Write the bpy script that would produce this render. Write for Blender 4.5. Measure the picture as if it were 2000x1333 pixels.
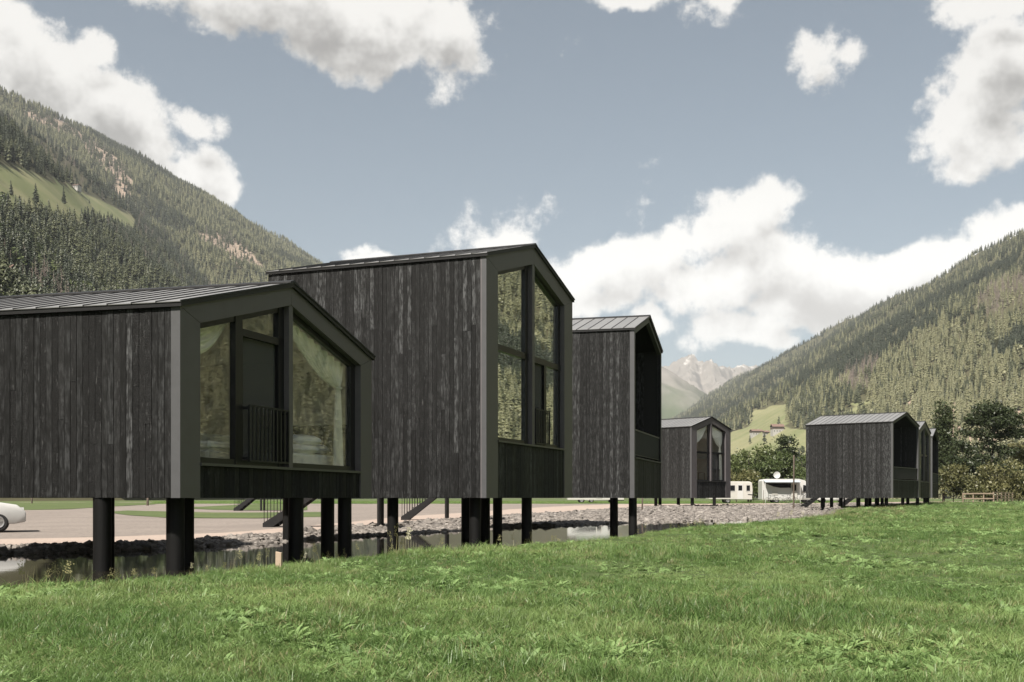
import bpy, bmesh, math, random
import numpy as np
from mathutils import Vector, Matrix

for o in list(bpy.data.objects):
    bpy.data.objects.remove(o)
SC = bpy.context.scene
COL = SC.collection
R = math.radians
rng = np.random.default_rng(7)
random.seed(7)

# ------------------------------------------------------------------ camera
F, HOR = 2200.0, 973.0            # focal length / horizon of the photograph in its pixels
cam = bpy.data.cameras.new('camera')
cam.sensor_width = 36.0
cam.lens = F / 2000 * 36
cam.shift_y = (HOR - 666.5) / 2000
cam.clip_start, cam.clip_end = 0.1, 60000
co = bpy.data.objects.new('camera', cam)
co.location = (0, 0, 0)
co.rotation_euler = (R(90), 0, 0)
COL.objects.link(co)
SC.camera = co

# ------------------------------------------------------------------ world
SUN_AZ, SUN_EL = math.atan2(-0.52, -0.854), R(51)      # azimuth from +Y towards +X
sun_dir = Vector((math.sin(SUN_AZ) * math.cos(SUN_EL), math.cos(SUN_AZ) * math.cos(SUN_EL), math.sin(SUN_EL)))
world = bpy.data.worlds.new('World')
SC.world = world
world.use_nodes = True
wt = world.node_tree
wt.nodes.clear()


def nd(nt, t, ins=None, **kw):
    n = nt.nodes.new(t)
    for k, v in kw.items():
        setattr(n, k, v)
    for k, v in (ins or {}).items():
        s = n.inputs[k]
        if isinstance(v, bpy.types.NodeSocket):
            nt.links.new(v, s)
        else:
            s.default_value = v
    return n


def mth(nt, op, a, b=0.0, c=None, clamp=False):
    ins = {0: a, 1: b}
    if c is not None:
        ins[2] = c
    return nd(nt, 'ShaderNodeMath', ins, operation=op, use_clamp=clamp).outputs[0]


def sstep(nt, x, lo, hi, a=0.0, b=1.0):
    return nd(nt, 'ShaderNodeMapRange', {'Value': x, 'From Min': lo, 'From Max': hi, 'To Min': a, 'To Max': b},
              interpolation_type='SMOOTHSTEP').outputs[0]


def mixc(nt, f, a, b, mode='MIX'):
    n = nt.nodes.new('ShaderNodeMix')
    n.data_type = 'RGBA'
    n.blend_type = mode
    for s, v in ((n.inputs[0], f), (n.inputs[6], a), (n.inputs[7], b)):
        if isinstance(v, bpy.types.NodeSocket):
            nt.links.new(v, s)
        else:
            s.default_value = v if not isinstance(v, tuple) or len(v) == 4 else (*v, 1)
    return n.outputs[2]


def azel(px, y):
    az = math.atan((px - 1000) / F)
    return az, math.atan((HOR - y) / F * math.cos(az))


# clouds of the day: centre, half axes (in photograph pixels), tilt, weight
CLOUDS = [
    (640, 20, 330, 85, -6, 1.0), (860, 75, 115, 85, -20, 1.0), (440, -25, 220, 50, -8, .9), (760, 100, 120, 60, 0, .9),
    (60, 130, 200, 90, -22, 1.0), (230, 235, 190, 75, -30, 1.0), (395, 235, 62, 34, -12, .8), (395, 320, 105, 75, -45, .95),
    (165, 100, 55, 45, 10, .8), (445, 375, 45, 45, -40, .7), (300, 300, 140, 60, -32, .8),
    (1930, 185, 150, 105, 25, 1.0), (1975, 110, 110, 100, 0, 1.0), (1950, 290, 95, 55, 5, .8), (1950, 5, 120, 30, 0, .7),
    (1605, 125, 62, 58, 20, .6), (1650, 95, 55, 26, 0, .4), (1385, 5, 70, 36, 0, .8), (1220, 0, 80, 20, 0, .7),
    (990, 460, 115, 55, 0, .42), (1050, 408, 60, 26, 0, .32), (1190, 530, 190, 75, 0, 1.0), (1120, 575, 150, 50, 0, .8),
    (1440, 440, 112, 68, 10, 1.05), (1520, 395, 45, 22, 15, .6), (1440, 530, 220, 70, 4, 1.1), (1620, 565, 180, 75, 0, 1.1),
    (1840, 520, 250, 75, 9, 1.15), (1980, 480, 130, 60, 9, 1.1), (1740, 600, 170, 55, 6, 1.0), (1510, 595, 60, 35, 0, .8),
    (1450, 642, 110, 46, -8, .95), (1500, 670, 60, 30, -20, .75), (1565, 645, 45, 15, 4, .6), (760, 492, 80, 20, 3, .95),
    (1246, 428, 30, 40, 0, .2), (1270, 622, 65, 24, 0, .7), (1765, 308, 40, 18, 15, .12),
    (1330, 480, 90, 30, 10, .6),
]
gen = nd(wt, 'ShaderNodeTexCoord').outputs['Generated']
dirn = nd(wt, 'ShaderNodeVectorMath', {0: gen}, operation='NORMALIZE').outputs[0]


def cloud_field(off, full):
    """density of the cloud layer in direction space, looked up a little towards `off`"""
    d = nd(wt, 'ShaderNodeVectorMath', {0: dirn, 1: off}, operation='ADD').outputs[0] if any(off) else dirn
    warp = nd(wt, 'ShaderNodeTexNoise', {'Vector': d, 'Scale': 11.0, 'Detail': 2.0}).outputs['Color']
    wv = nd(wt, 'ShaderNodeVectorMath', {0: warp, 1: (.06,) * 3, 2: (-.03,) * 3}, operation='MULTIPLY_ADD').outputs[0]
    dw = nd(wt, 'ShaderNodeVectorMath', {0: d, 1: wv}, operation='ADD').outputs[0]
    sp = nd(wt, 'ShaderNodeSeparateXYZ', {0: dw})
    az = mth(wt, 'ARCTAN2', sp.outputs[0], sp.outputs[1])
    el = mth(wt, 'ARCSINE', sp.outputs[2])
    p = nd(wt, 'ShaderNodeCombineXYZ', {0: az, 1: el, 2: 1.0}).outputs[0]
    f = None
    for (cx, cy, rx, ry, rot, w) in CLOUDS:
        a, e = azel(cx, cy)
        k = CS / F * math.cos(a)
        c_, s_ = math.cos(R(rot)), math.sin(R(rot))
        X_ = nd(wt, 'ShaderNodeVectorMath', {0: p, 1: (c_ / (rx * k), s_ / (rx * k), -(a * c_ + e * s_) / (rx * k))}, operation='DOT_PRODUCT').outputs['Value']
        Y_ = nd(wt, 'ShaderNodeVectorMath', {0: p, 1: (-s_ / (ry * k), c_ / (ry * k), (a * s_ - e * c_) / (ry * k))}, operation='DOT_PRODUCT').outputs['Value']
        ln = mth(wt, 'SQRT', mth(wt, 'MULTIPLY_ADD', X_, X_, mth(wt, 'MULTIPLY', Y_, Y_)))
        g = mth(wt, 'MULTIPLY_ADD', ln, -w, w)
        f = g if f is None else mth(wt, 'SMOOTH_MAX', f, g, .14)
        p = nd(wt, 'ShaderNodeVectorMath', {0: f, 1: (1e-7, 1e-7, 0), 2: p}, operation='MULTIPLY_ADD').outputs[0]   # keeps the node order serial
    # the same broken cloud goes on round the rest of the sky
    big = nd(wt, 'ShaderNodeTexNoise', {'Vector': dw, 'Scale': 2.6, 'Detail': 2.0}).outputs[0]
    bg = mth(wt, 'MULTIPLY_ADD', big, 5.0, -2.75)
    out = mth(wt, 'MAXIMUM', sstep(wt, mth(wt, 'ABSOLUTE', az), .46, .62), sstep(wt, el, .43, .58))
    bg = mth(wt, 'ADD', bg, mth(wt, 'MULTIPLY_ADD', out, 3.0, -3.0))
    f = mth(wt, 'MAXIMUM', f, bg)
    f = mth(wt, 'MAXIMUM', f, -1.0)
    n1 = nd(wt, 'ShaderNodeTexNoise', {'Vector': d, 'Scale': 17.0, 'Detail': 7.0 if full else 4.0, 'Roughness': .65}).outputs[0]
    g = mth(wt, 'MULTIPLY_ADD', n1, 2.3, -1.15)
    return mth(wt, 'ADD', f, g)


CS = 1.12
c0 = cloud_field((0, 0, 0), True)
c1 = cloud_field((-.007, 0, .024), False)
alpha = sstep(wt, c0, -.02, .36)
shade = sstep(wt, c1, .12, 1.15)
lowlit = sstep(wt, nd(wt, 'ShaderNodeSeparateXYZ', {0: dirn}).outputs[2], .14, .34)
sky = nd(wt, 'ShaderNodeTexSky', sky_type='NISHITA', sun_disc=False, sun_elevation=SUN_EL, sun_rotation=SUN_AZ,
         altitude=1000.0, air_density=1.0, dust_density=1.6, ozone_density=1.0).outputs[0]
hsv = nd(wt, 'ShaderNodeHueSaturation', {'Saturation': .58, 'Value': .6, 'Color': sky}).outputs[0]
white = mixc(wt, lowlit, (8.0, 7.85, 7.55), (6.0, 5.85, 5.6))
grey = mixc(wt, lowlit, (4.7, 4.5, 4.3), (2.3, 2.2, 2.1))
ccol = mixc(wt, shade, white, grey)
hsv = mixc(wt, 1.0, hsv, (.95, 1.02, 1.0), 'MULTIPLY')
skyc = mixc(wt, mth(wt, 'MULTIPLY', alpha, .97), hsv, ccol)
bgn = nd(wt, 'ShaderNodeBackground', {'Color': skyc, 'Strength': .08})
wo = nd(wt, 'ShaderNodeOutputWorld', {'Surface': bgn.outputs[0]})
world.cycles.sampling_method = 'MANUAL'
world.cycles.sample_map_resolution = 256

# ------------------------------------------------------------------ sun and exposure
sl = bpy.data.lights.new('sun', 'SUN')
sl.energy, sl.angle, sl.color = 4.7, R(2.0), (1.0, .93, .83)
so = bpy.data.objects.new('sun', sl)
so.rotation_euler = sun_dir.to_track_quat('Z', 'Y').to_euler()
so.location = (0, 0, 60)
COL.objects.link(so)
SC.view_settings.view_transform = 'Standard'
SC.view_settings.look = 'None'
SC.view_settings.gamma = 1
SC.view_settings.use_curve_mapping = False
SC.view_settings.exposure = 1.06
SC.cycles.use_denoising = True
SC.cycles.max_bounces = 6
SC.cycles.diffuse_bounces = 4
SC.cycles.glossy_bounces = 3
SC.cycles.transparent_max_bounces = 12
SC.cycles.volume_bounces = 0
SC.cycles.caustics_reflective = False
SC.cycles.caustics_refractive = False

# ------------------------------------------------------------------ helpers


def V3(p, z=0.0):
    return Vector((p[0], p[1], z))


class MB:
    def __init__(s):
        s.v, s.f = [], []

    def add(s, vs, fs):
        b = len(s.v)
        s.v += [Vector(x) for x in vs]
        s.f += [[b + i for i in q] for q in fs]
        return s

    def hexa(s, o, a, b, c):
        o, a, b, c = map(Vector, (o, a, b, c))
        return s.add([o, o + a, o + a + b, o + b, o + c, o + a + c, o + a + b + c, o + b + c],
                     [(0, 3, 2, 1), (4, 5, 6, 7), (0, 1, 5, 4), (1, 2, 6, 5), (2, 3, 7, 6), (3, 0, 4, 7)])

    def box(s, x0, x1, y0, y1, z0, z1):
        return s.hexa((x0, y0, z0), (x1 - x0, 0, 0), (0, y1 - y0, 0), (0, 0, z1 - z0))

    def prism(s, poly, ext):
        n = len(poly)
        ext = Vector(ext)
        poly = [Vector(p) for p in poly]
        return s.add(poly + [p + ext for p in poly],
                     [list(range(n))[::-1], list(range(n, 2 * n))] + [(i, (i + 1) % n, n + (i + 1) % n, n + i) for i in range(n)])

    def tube(s, p0, p1, r0, r1=None, n=10, cap=True):
        p0, p1 = Vector(p0), Vector(p1)
        r1 = r0 if r1 is None else r1
        d = (p1 - p0).normalized()
        a = d.orthogonal().normalized()
        b = d.cross(a)
        vs = []
        for p, r in ((p0, r0), (p1, r1)):
            for i in range(n):
                t = 2 * math.pi * i / n
                vs.append(p + (a * math.cos(t) + b * math.sin(t)) * r)
        fs = [(i, (i + 1) % n, n + (i + 1) % n, n + i) for i in range(n)]
        if cap:
            fs += [list(range(n))[::-1], list(range(n, 2 * n))]
        return s.add(vs, fs)

    def torus(s, c, axis, R0, r, n=18, m=6):
        c, axis = Vector(c), Vector(axis).normalized()
        a = axis.orthogonal().normalized()
        b = axis.cross(a)
        vs, fs = [], []
        for i in range(n):
            t = 2 * math.pi * i / n
            e = a * math.cos(t) + b * math.sin(t)
            for j in range(m):
                q = 2 * math.pi * j / m
                vs.append(c + e * (R0 + r * math.cos(q)) + axis * r * math.sin(q))
        for i in range(n):
            for j in range(m):
                fs.append((i * m + j, ((i + 1) % n) * m + j, ((i + 1) % n) * m + (j + 1) % m, i * m + (j + 1) % m))
        return s.add(vs, fs)

    def mesh(s, name, mat=None, smooth=False, origin=None, recalc=True, bevel=0):
        me = bpy.data.meshes.new(name)
        o = Vector(origin) if origin is not None else Vector((0, 0, 0))
        me.from_pydata([tuple(p - o) for p in s.v], [], s.f)
        if recalc or bevel:
            bm = bmesh.new()
            bm.from_mesh(me)
            bmesh.ops.recalc_face_normals(bm, faces=bm.faces)
            if bevel:
                bmesh.ops.bevel(bm, geom=bm.edges[:], offset=bevel, segments=1, affect='EDGES')
            bm.to_mesh(me)
            bm.free()
        if mat:
            me.materials.append(mat)
        if smooth:
            me.shade_smooth()
        me.update()
        return me

    def build(s, name, mat, parent=None, smooth=False, origin=None, bevel=0):
        """world coordinates in, one mesh object out (parents are never rotated or scaled)"""
        if origin is None and parent is not None:
            origin = wloc(parent)
        if origin is None and s.v:
            q = np.array([tuple(v) for v in s.v])
            origin = Vector((q[:, 0].mean(), q[:, 1].mean(), q[:, 2].min()))
        return link(name, s.mesh(name, mat, smooth, origin, True, bevel), parent, origin)


def wloc(o):
    p = Vector(o.location)
    while o.parent:
        o = o.parent
        p = p + o.location
    return p


def link(name, me, parent=None, origin=(0, 0, 0), rotz=0):
    o = bpy.data.objects.new(name, me)
    COL.objects.link(o)
    if parent is not None:
        o.parent = parent
        o.location = Vector(origin) - wloc(parent)
    else:
        o.location = Vector(origin)
    o.rotation_euler = (0, 0, rotz)
    return o


def tag(o, label=None, cat=None, group=None, kind=None):
    for k, v in (('label', label), ('category', cat), ('group', group), ('kind', kind)):
        if v:
            o[k] = v
    return o


def thing(name, loc, label, cat, group=None):
    return tag(link(name, None, None, loc), label, cat, group)


def grid_obj(name, P, mat, attrs=None, smooth=True, kind='structure'):
    """P: (n,m,3) array of points"""
    n, m = P.shape[:2]
    idx = np.arange(n * m).reshape(n, m)
    q = np.stack([idx[:-1, :-1], idx[:-1, 1:], idx[1:, 1:], idx[1:, :-1]], -1).reshape(-1, 4)
    a, b, c = P.reshape(-1, 3)[q[0, 0]], P.reshape(-1, 3)[q[0, 1]], P.reshape(-1, 3)[q[0, 2]]
    if np.cross(b - a, c - b)[2] < 0:
        q = q[:, ::-1]
    me = bpy.data.meshes.new(name)
    me.vertices.add(n * m)
    me.vertices.foreach_set('co', P.reshape(-1).astype(np.float32))
    me.loops.add(q.size)
    me.loops.foreach_set('vertex_index', q.reshape(-1).astype(np.int32))
    me.polygons.add(len(q))
    me.polygons.foreach_set('loop_start', np.arange(0, q.size, 4, dtype=np.int32))
    me.update(calc_edges=True)
    me.materials.append(mat)
    if smooth:
        me.shade_smooth()
    for k, arr in (attrs or {}).items():
        at = me.attributes.new(k, 'FLOAT', 'POINT')
        at.data.foreach_set('value', arr.reshape(-1).astype(np.float32))
    o = link(name, me)
    if kind:
        o['kind'] = kind
    return o


_vn = {}


def vnoise(x, y, seed=0):
    """smooth value noise, numpy"""
    if seed not in _vn:
        _vn[seed] = np.random.default_rng(seed + 100).random((256, 256))
    T = _vn[seed]
    x, y = np.asarray(x, float), np.asarray(y, float)
    xi, yi = np.floor(x).astype(int), np.floor(y).astype(int)
    fx, fy = x - xi, y - yi
    fx, fy = fx * fx * (3 - 2 * fx), fy * fy * (3 - 2 * fy)
    g = lambda a, b: T[a % 256, b % 256]
    return (g(xi, yi) * (1 - fx) + g(xi + 1, yi) * fx) * (1 - fy) + (g(xi, yi + 1) * (1 - fx) + g(xi + 1, yi + 1) * fx) * fy - .5


def fbm(x, y, seed=0, oct=5):
    s, a = 0, 1.0
    for i in range(oct):
        s = s + a * vnoise(x * 2 ** i, y * 2 ** i, seed + i)
        a *= .5
    return s


def smooth01(t):
    t = np.clip(t, 0, 1)
    return t * t * (3 - 2 * t)


def proj(X, Y, Z):
    return 1000 + F * X / Y, HOR - F * Z / Y


def inpoly(px, py, poly):
    c = np.zeros(np.shape(px), bool)
    n = len(poly)
    for i in range(n):
        x0, y0 = poly[i]
        x1, y1 = poly[(i + 1) % n]
        k = ((y0 > py) != (y1 > py)) & (px < (x1 - x0) * (py - y0) / (y1 - y0 + 1e-9) + x0)
        c ^= k
    return c


# ------------------------------------------------------------------ materials


def mat(name, base=(.5, .5, .5), rough=.6, metal=0.0, spec=.5):
    m = bpy.data.materials.new(name)
    m.use_nodes = True
    nt = m.node_tree
    b = nt.nodes['Principled BSDF']
    b.inputs['Base Color'].default_value = (*base, 1)
    b.inputs['Roughness'].default_value = rough
    b.inputs['Metallic'].default_value = metal
    b.inputs['Specular IOR Level'].default_value = spec
    return m, nt, b


def noise(nt, vec, scale, detail=4.0, rough=.55):
    return nd(nt, 'ShaderNodeTexNoise', {'Vector': vec, 'Scale': scale, 'Detail': detail, 'Roughness': rough})


def bump(nt, b, h, strength=.4, dist=.01):
    n = nd(nt, 'ShaderNodeBump', {'Height': h, 'Strength': strength, 'Distance': dist})
    nt.links.new(n.outputs[0], b.inputs['Normal'])
    return n


def scl(nt, vec, s):
    return nd(nt, 'ShaderNodeMapping', {'Vector': vec, 'Scale': s}).outputs[0]


def setc(nt, b, sock):
    nt.links.new(sock, b.inputs['Base Color'])


def simple(name, c, rough=.6, metal=0.0, var=.25, sc=6.0, bstr=0.0):
    """plain material with a little mottling"""
    m, nt, b = mat(name, c, rough, metal)
    ob = nd(nt, 'ShaderNodeTexCoord').outputs['Object']
    n = noise(nt, ob, sc, 5).outputs[0]
    setc(nt, b, mixc(nt, n, tuple(x * (1 - var) for x in c), tuple(min(1, x * (1 + var)) for x in c)))
    if bstr:
        bump(nt, b, noise(nt, ob, sc * 6, 4).outputs[0], bstr, .01)
    return m


def make_char(name, lo=.006, hi=.06, offset_rand=True):
    m, nt, b = mat(name, (.03, .03, .03), .62, 0, .22)
    ob = nd(nt, 'ShaderNodeTexCoord').outputs['Object']
    oi = nd(nt, 'ShaderNodeObjectInfo').outputs['Random']
    isl = nd(nt, 'ShaderNodeNewGeometry').outputs['Random Per Island']
    r = mth(nt, 'FRACT', mth(nt, 'ADD', mth(nt, 'MULTIPLY', oi, 7.31), mth(nt, 'MULTIPLY', isl, 5.77)))
    off = nd(nt, 'ShaderNodeCombineXYZ', {0: mth(nt, 'MULTIPLY', r, 37.0), 1: mth(nt, 'MULTIPLY', r, 11.0), 2: mth(nt, 'MULTIPLY', r, 53.0)}).outputs[0]
    v = nd(nt, 'ShaderNodeVectorMath', {0: ob, 1: off}, operation='ADD').outputs[0]
    grain = noise(nt, scl(nt, v, (45, 45, 2.2)), 1.0, 6).outputs[0]
    blot = noise(nt, scl(nt, v, (16, 16, 5)), 1.0, 6, .7).outputs[0]
    crack = nd(nt, 'ShaderNodeTexVoronoi', {'Vector': scl(nt, v, (38, 38, 60)), 'Scale': 1.0}, feature='DISTANCE_TO_EDGE').outputs[0]
    ckl = sstep(nt, crack, 0.0, .35)
    r2 = mth(nt, 'FRACT', mth(nt, 'MULTIPLY', r, 13.7))
    iscr = sstep(nt, r2, .5, .65)
    tone = mth(nt, 'MULTIPLY_ADD', mth(nt, 'POWER', r, 1.5), .95, .2)
    c = mth(nt, 'MULTIPLY_ADD', sstep(nt, blot, .40, .66), 1.25, .12)
    c = mth(nt, 'MULTIPLY', c, mth(nt, 'MULTIPLY_ADD', sstep(nt, grain, .36, .66), .9, .2))
    c = mth(nt, 'MULTIPLY', c, tone)
    cr = mth(nt, 'MULTIPLY_ADD', mth(nt, 'SUBTRACT', ckl, 1.0), mth(nt, 'MULTIPLY', iscr, .85), 1.0)
    c = mth(nt, 'MULTIPLY', c, cr)
    col = mixc(nt, c, (lo, lo, lo), (hi * .97, hi, hi * 1.03))
    fl = noise(nt, scl(nt, v, (26, 26, 5)), 1.0, 6, .72).outputs[0]
    fleck = mth(nt, 'MULTIPLY', sstep(nt, fl, .57, .74), mth(nt, 'MULTIPLY_ADD', r2, .7, .2))
    col = mixc(nt, mth(nt, 'MULTIPLY', fleck, .8), col, (.15, .15, .152))
    setc(nt, b, col)
    nt.links.new(mth(nt, 'MULTIPLY_ADD', grain, .35, .42), b.inputs['Roughness'])
    h = mth(nt, 'ADD', mth(nt, 'MULTIPLY', grain, .5), mth(nt, 'MULTIPLY', mth(nt, 'MULTIPLY', ckl, iscr), .9))
    bump(nt, b, h, .9, .008)
    return m


M = {}
M['char'] = make_char('charred_wood', .006, .085)
M['char_dark'] = make_char('darker_charred_wood', .004, .038)  # darker char tone: most lower segments, loggia ceiling and inner wall
M['backing'] = simple('black_backing', (.008, .008, .008), .8)


def make_panel():
    m, nt, b = mat('dark_fibre_panel', (.05, .05, .048), .42)
    ob = nd(nt, 'ShaderNodeTexCoord').outputs['Object']
    n = noise(nt, ob, 3.5, 8, .65).outputs[0]
    sc_ = noise(nt, scl(nt, ob, (14, 14, 9)), 1.0, 6, .75).outputs[0]
    col = mixc(nt, n, (.078, .071, .075), (.13, .12, .125))
    col = mixc(nt, mth(nt, 'MULTIPLY', sstep(nt, sc_, .66, .78), .5), col, (.28, .28, .27))
    setc(nt, b, col)
    nt.links.new(mth(nt, 'MULTIPLY_ADD', n, .3, .3), b.inputs['Roughness'])
    bump(nt, b, n, .15, .004)
    return m


M['panel'] = make_panel()
M['trim'] = simple('grey_edge_trim', (.075, .076, .08), .5, .1, .18, 5)
M['frame'] = simple('black_window_frame', (.010, .010, .011), .35, .2, .2, 8)
M['steel'] = simple('dark_steel', (.018, .018, .019), .45, .3, .3, 8)
M['sill'] = simple('grey_metal_sill', (.10, .10, .10), .4, .4, .15, 6)


def make_roof():
    m, nt, b = mat('standing_seam_metal', (.16, .16, .165), .38, .25)
    ob = nd(nt, 'ShaderNodeTexCoord').outputs['Object']
    oi = nd(nt, 'ShaderNodeObjectInfo').outputs['Random']
    n = noise(nt, ob, 2.2, 6, .6).outputs[0]
    c = mixc(nt, n, (.20, .20, .202), (.31, .308, .305))
    c = mixc(nt, mth(nt, 'MULTIPLY', oi, .25), c, (.13, .13, .135))
    setc(nt, b, c)
    nt.links.new(mth(nt, 'MULTIPLY_ADD', n, .25, .28), b.inputs['Roughness'])
    bump(nt, b, noise(nt, ob, 1.3, 2).outputs[0], .12, .03)
    return m


M['roof'] = make_roof()
M['seam'] = simple('dark_seam', (.035, .035, .037), .5, .4)


def make_pile():
    m, nt, b = mat('tarred_pile', (.012, .012, .012), .6, 0, .2)
    ob = nd(nt, 'ShaderNodeTexCoord').outputs['Object']
    g = noise(nt, scl(nt, ob, (30, 30, 1.2)), 1.0, 6).outputs[0]
    n = noise(nt, scl(nt, ob, (14, 14, .8)), 1.0, 3).outputs[0]
    col = mixc(nt, g, (.002, .002, .002), (.010, .010, .010))
    col = mixc(nt, mth(nt, 'MULTIPLY', sstep(nt, n, .69, .74), .5), col, (.13, .125, .115))
    setc(nt, b, col)
    bump(nt, b, g, .5, .01)
    return m


M['pile'] = make_pile()


def make_glass(name, f0, tint=(1, 1, 1), rough=0.0):
    """thin pane: see-through with a mirror part that grows towards grazing angles"""
    m = bpy.data.materials.new(name)
    m.use_nodes = True
    nt = m.node_tree
    nt.nodes.clear()
    fc = nd(nt, 'ShaderNodeLayerWeight', {'Blend': .5}).outputs['Facing']
    fr = mth(nt, 'MULTIPLY_ADD', mth(nt, 'POWER', fc, 5.0), 1 - f0, f0, True)
    ob = nd(nt, 'ShaderNodeTexCoord').outputs['Object']
    bp = nd(nt, 'ShaderNodeBump', {'Height': noise(nt, ob, .8, 2).outputs[0], 'Strength': .004, 'Distance': .02}).outputs[0]
    tr = nd(nt, 'ShaderNodeBsdfTransparent', {'Color': (*tint, 1)}).outputs[0]
    gl = nd(nt, 'ShaderNodeBsdfGlossy', {'Color': (.97, 1, .97, 1), 'Roughness': rough, 'Normal': bp}).outputs[0]
    mx = nd(nt, 'ShaderNodeMixShader', {0: fr, 1: tr, 2: gl}).outputs[0]
    nd(nt, 'ShaderNodeOutputMaterial', {'Surface': mx})
    return m


M['glass'] = make_glass('coated_window_glass', .55, (.9, .93, .9), .012)
M['glass_clear'] = make_glass('clear_window_glass', .10, (.97, .98, .97), .02)
M['glass_far'] = make_glass('plain_window_glass', .05, (.97, .98, .97))


def make_screen():
    m = bpy.data.materials.new('insect_screen_mesh')
    m.use_nodes = True
    nt = m.node_tree
    nt.nodes.clear()
    tr = nd(nt, 'ShaderNodeBsdfTransparent', {'Color': (1, 1, 1, 1)}).outputs[0]
    df = nd(nt, 'ShaderNodeBsdfDiffuse', {'Color': (.11, .11, .11, 1)}).outputs[0]
    mx = nd(nt, 'ShaderNodeMixShader', {0: .62, 1: tr, 2: df}).outputs[0]
    nd(nt, 'ShaderNodeOutputMaterial', {'Surface': mx})
    return m


M['screen'] = make_screen()
M['curtain'] = simple('ivory_curtain', (.86, .84, .79), .85, 0, .12, 3)
M['linen'] = simple('white_linen', (.72, .73, .75), .8, 0, .06, 4, .2)
M['blanket'] = simple('grey_blanket', (.42, .42, .40), .85, 0, .15, 5, .3)
M['oak'] = simple('interior_oak', (.26, .2, .14), .5, 0, .25, 4)
M['lining'] = simple('interior_lining', (.55, .52, .47), .7, 0, .2, 3)
M['white_paint'] = simple('white_vehicle_paint', (.50, .50, .49), .3, 0, .05, 3)
M['white_paint2'] = simple('cream_vehicle_paint', (.46, .45, .42), .35, 0, .06, 3)
M['dark_glass'] = mat('dark_vehicle_glass', (.012, .013, .015), .06)[0]
M['rubber'] = simple('tyre_rubber', (.015, .015, .015), .8)
M['alloy'] = simple('alloy_rim', (.42, .42, .42), .35, .7, .1)
M['awning'] = simple('blue_grey_awning', (.38, .42, .47), .8)
M['black_plastic'] = simple('black_plastic', (.015, .015, .016), .5)
M['redlight'] = simple('red_lamp_lens', (.35, .02, .015), .2)
M['lens'] = simple('clear_lamp_lens', (.5, .5, .5), .1)
M['fence'] = simple('weathered_fence_timber', (.26, .20, .15), .85, 0, .3, 6, .4)
M['stake'] = simple('pale_stake_timber', (.40, .31, .23), .85, 0, .25, 12, .4)
M['post'] = simple('brown_post_timber', (.085, .065, .05), .8, 0, .3, 6, .4)
M['bark'] = simple('bark', (.06, .048, .038), .9, 0, .4, 5, .8)
M['plaster'] = simple('white_plaster', (.36, .35, .33), .9)
M['rooftile'] = simple('brown_farm_roof', (.16, .10, .08), .85)
M['window_dark'] = simple('dark_pane', (.03, .03, .035), .2)


def make_stone():
    m, nt, b = mat('bank_stone', (.3, .28, .26), .85)
    ob = nd(nt, 'ShaderNodeTexCoord').outputs['Object']
    oi = nd(nt, 'ShaderNodeObjectInfo').outputs['Random']
    ramp = nd(nt, 'ShaderNodeValToRGB', {0: oi})
    e = ramp.color_ramp.elements
    e[0].position, e[0].color = 0, (.06, .054, .048, 1)
    e[1].position, e[1].color = 1, (.30, .275, .25, 1)
    for p_, c_ in ((.35, (.13, .118, .106, 1)), (.7, (.19, .17, .152, 1))):
        x = e.new(p_)
        x.color = c_
    n = noise(nt, ob, 3, 6).outputs[0]
    setc(nt, b, mixc(nt, mth(nt, 'MULTIPLY', n, .5), ramp.outputs[0], (.18, .16, .15)))
    bump(nt, b, n, .5, .03)
    return m


M['stone'] = make_stone()


def ground_mat(name, c1, c2, c3, sc=.35, fine=14.0, bstr=.6, bdist=.03, rough=.95):
    m, nt, b = mat(name, c1, rough, 0, .2)
    pos = nd(nt, 'ShaderNodeNewGeometry').outputs['Position']
    n1 = noise(nt, pos, sc, 5).outputs[0]
    n2 = noise(nt, pos, fine, 6, .7).outputs[0]
    c = mixc(nt, sstep(nt, n1, .35, .68), c1, c2)
    c = mixc(nt, sstep(nt, n2, .42, .72), c, c3)
    setc(nt, b, c)
    bump(nt, b, n2, bstr, bdist)
    return m


M['meadow'] = ground_mat('meadow_soil', (.055, .085, .028), (.075, .10, .035), (.035, .05, .018), .25, 9)
M['lawn'] = ground_mat('mown_lawn', (.085, .115, .045), (.11, .135, .055), (.06, .082, .033), .2, 5)
M['bank'] = ground_mat('bank_gravel', (.13, .117, .104), (.16, .142, .126), (.06, .055, .05), .5, 5, .9, .06)
M['path'] = ground_mat('rose_gravel_path', (.36, .29, .25), (.40, .33, .285), (.30, .24, .205), .4, 12, .4, .01)
M['yard'] = ground_mat('grey_gravel_yard', (.22, .19, .17), (.26, .225, .20), (.15, .13, .117), .3, 6, .6, .02)


def make_water():
    m, nt, b = mat('pond_water', (.018, .016, .011), .03, 0, .5)
    b.inputs['IOR'].default_value = 1.33
    pos = nd(nt, 'ShaderNodeNewGeometry').outputs['Position']
    n = noise(nt, scl(nt, pos, (.6, 1.6, 1)), 1.0, 3).outputs[0]
    n2 = noise(nt, scl(nt, pos, (3, 9, 1)), 1.0, 2).outputs[0]
    bump(nt, b, mth(nt, 'ADD', n, mth(nt, 'MULTIPLY', n2, .25)), .02, .05)
    return m


M['water'] = make_water()

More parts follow.
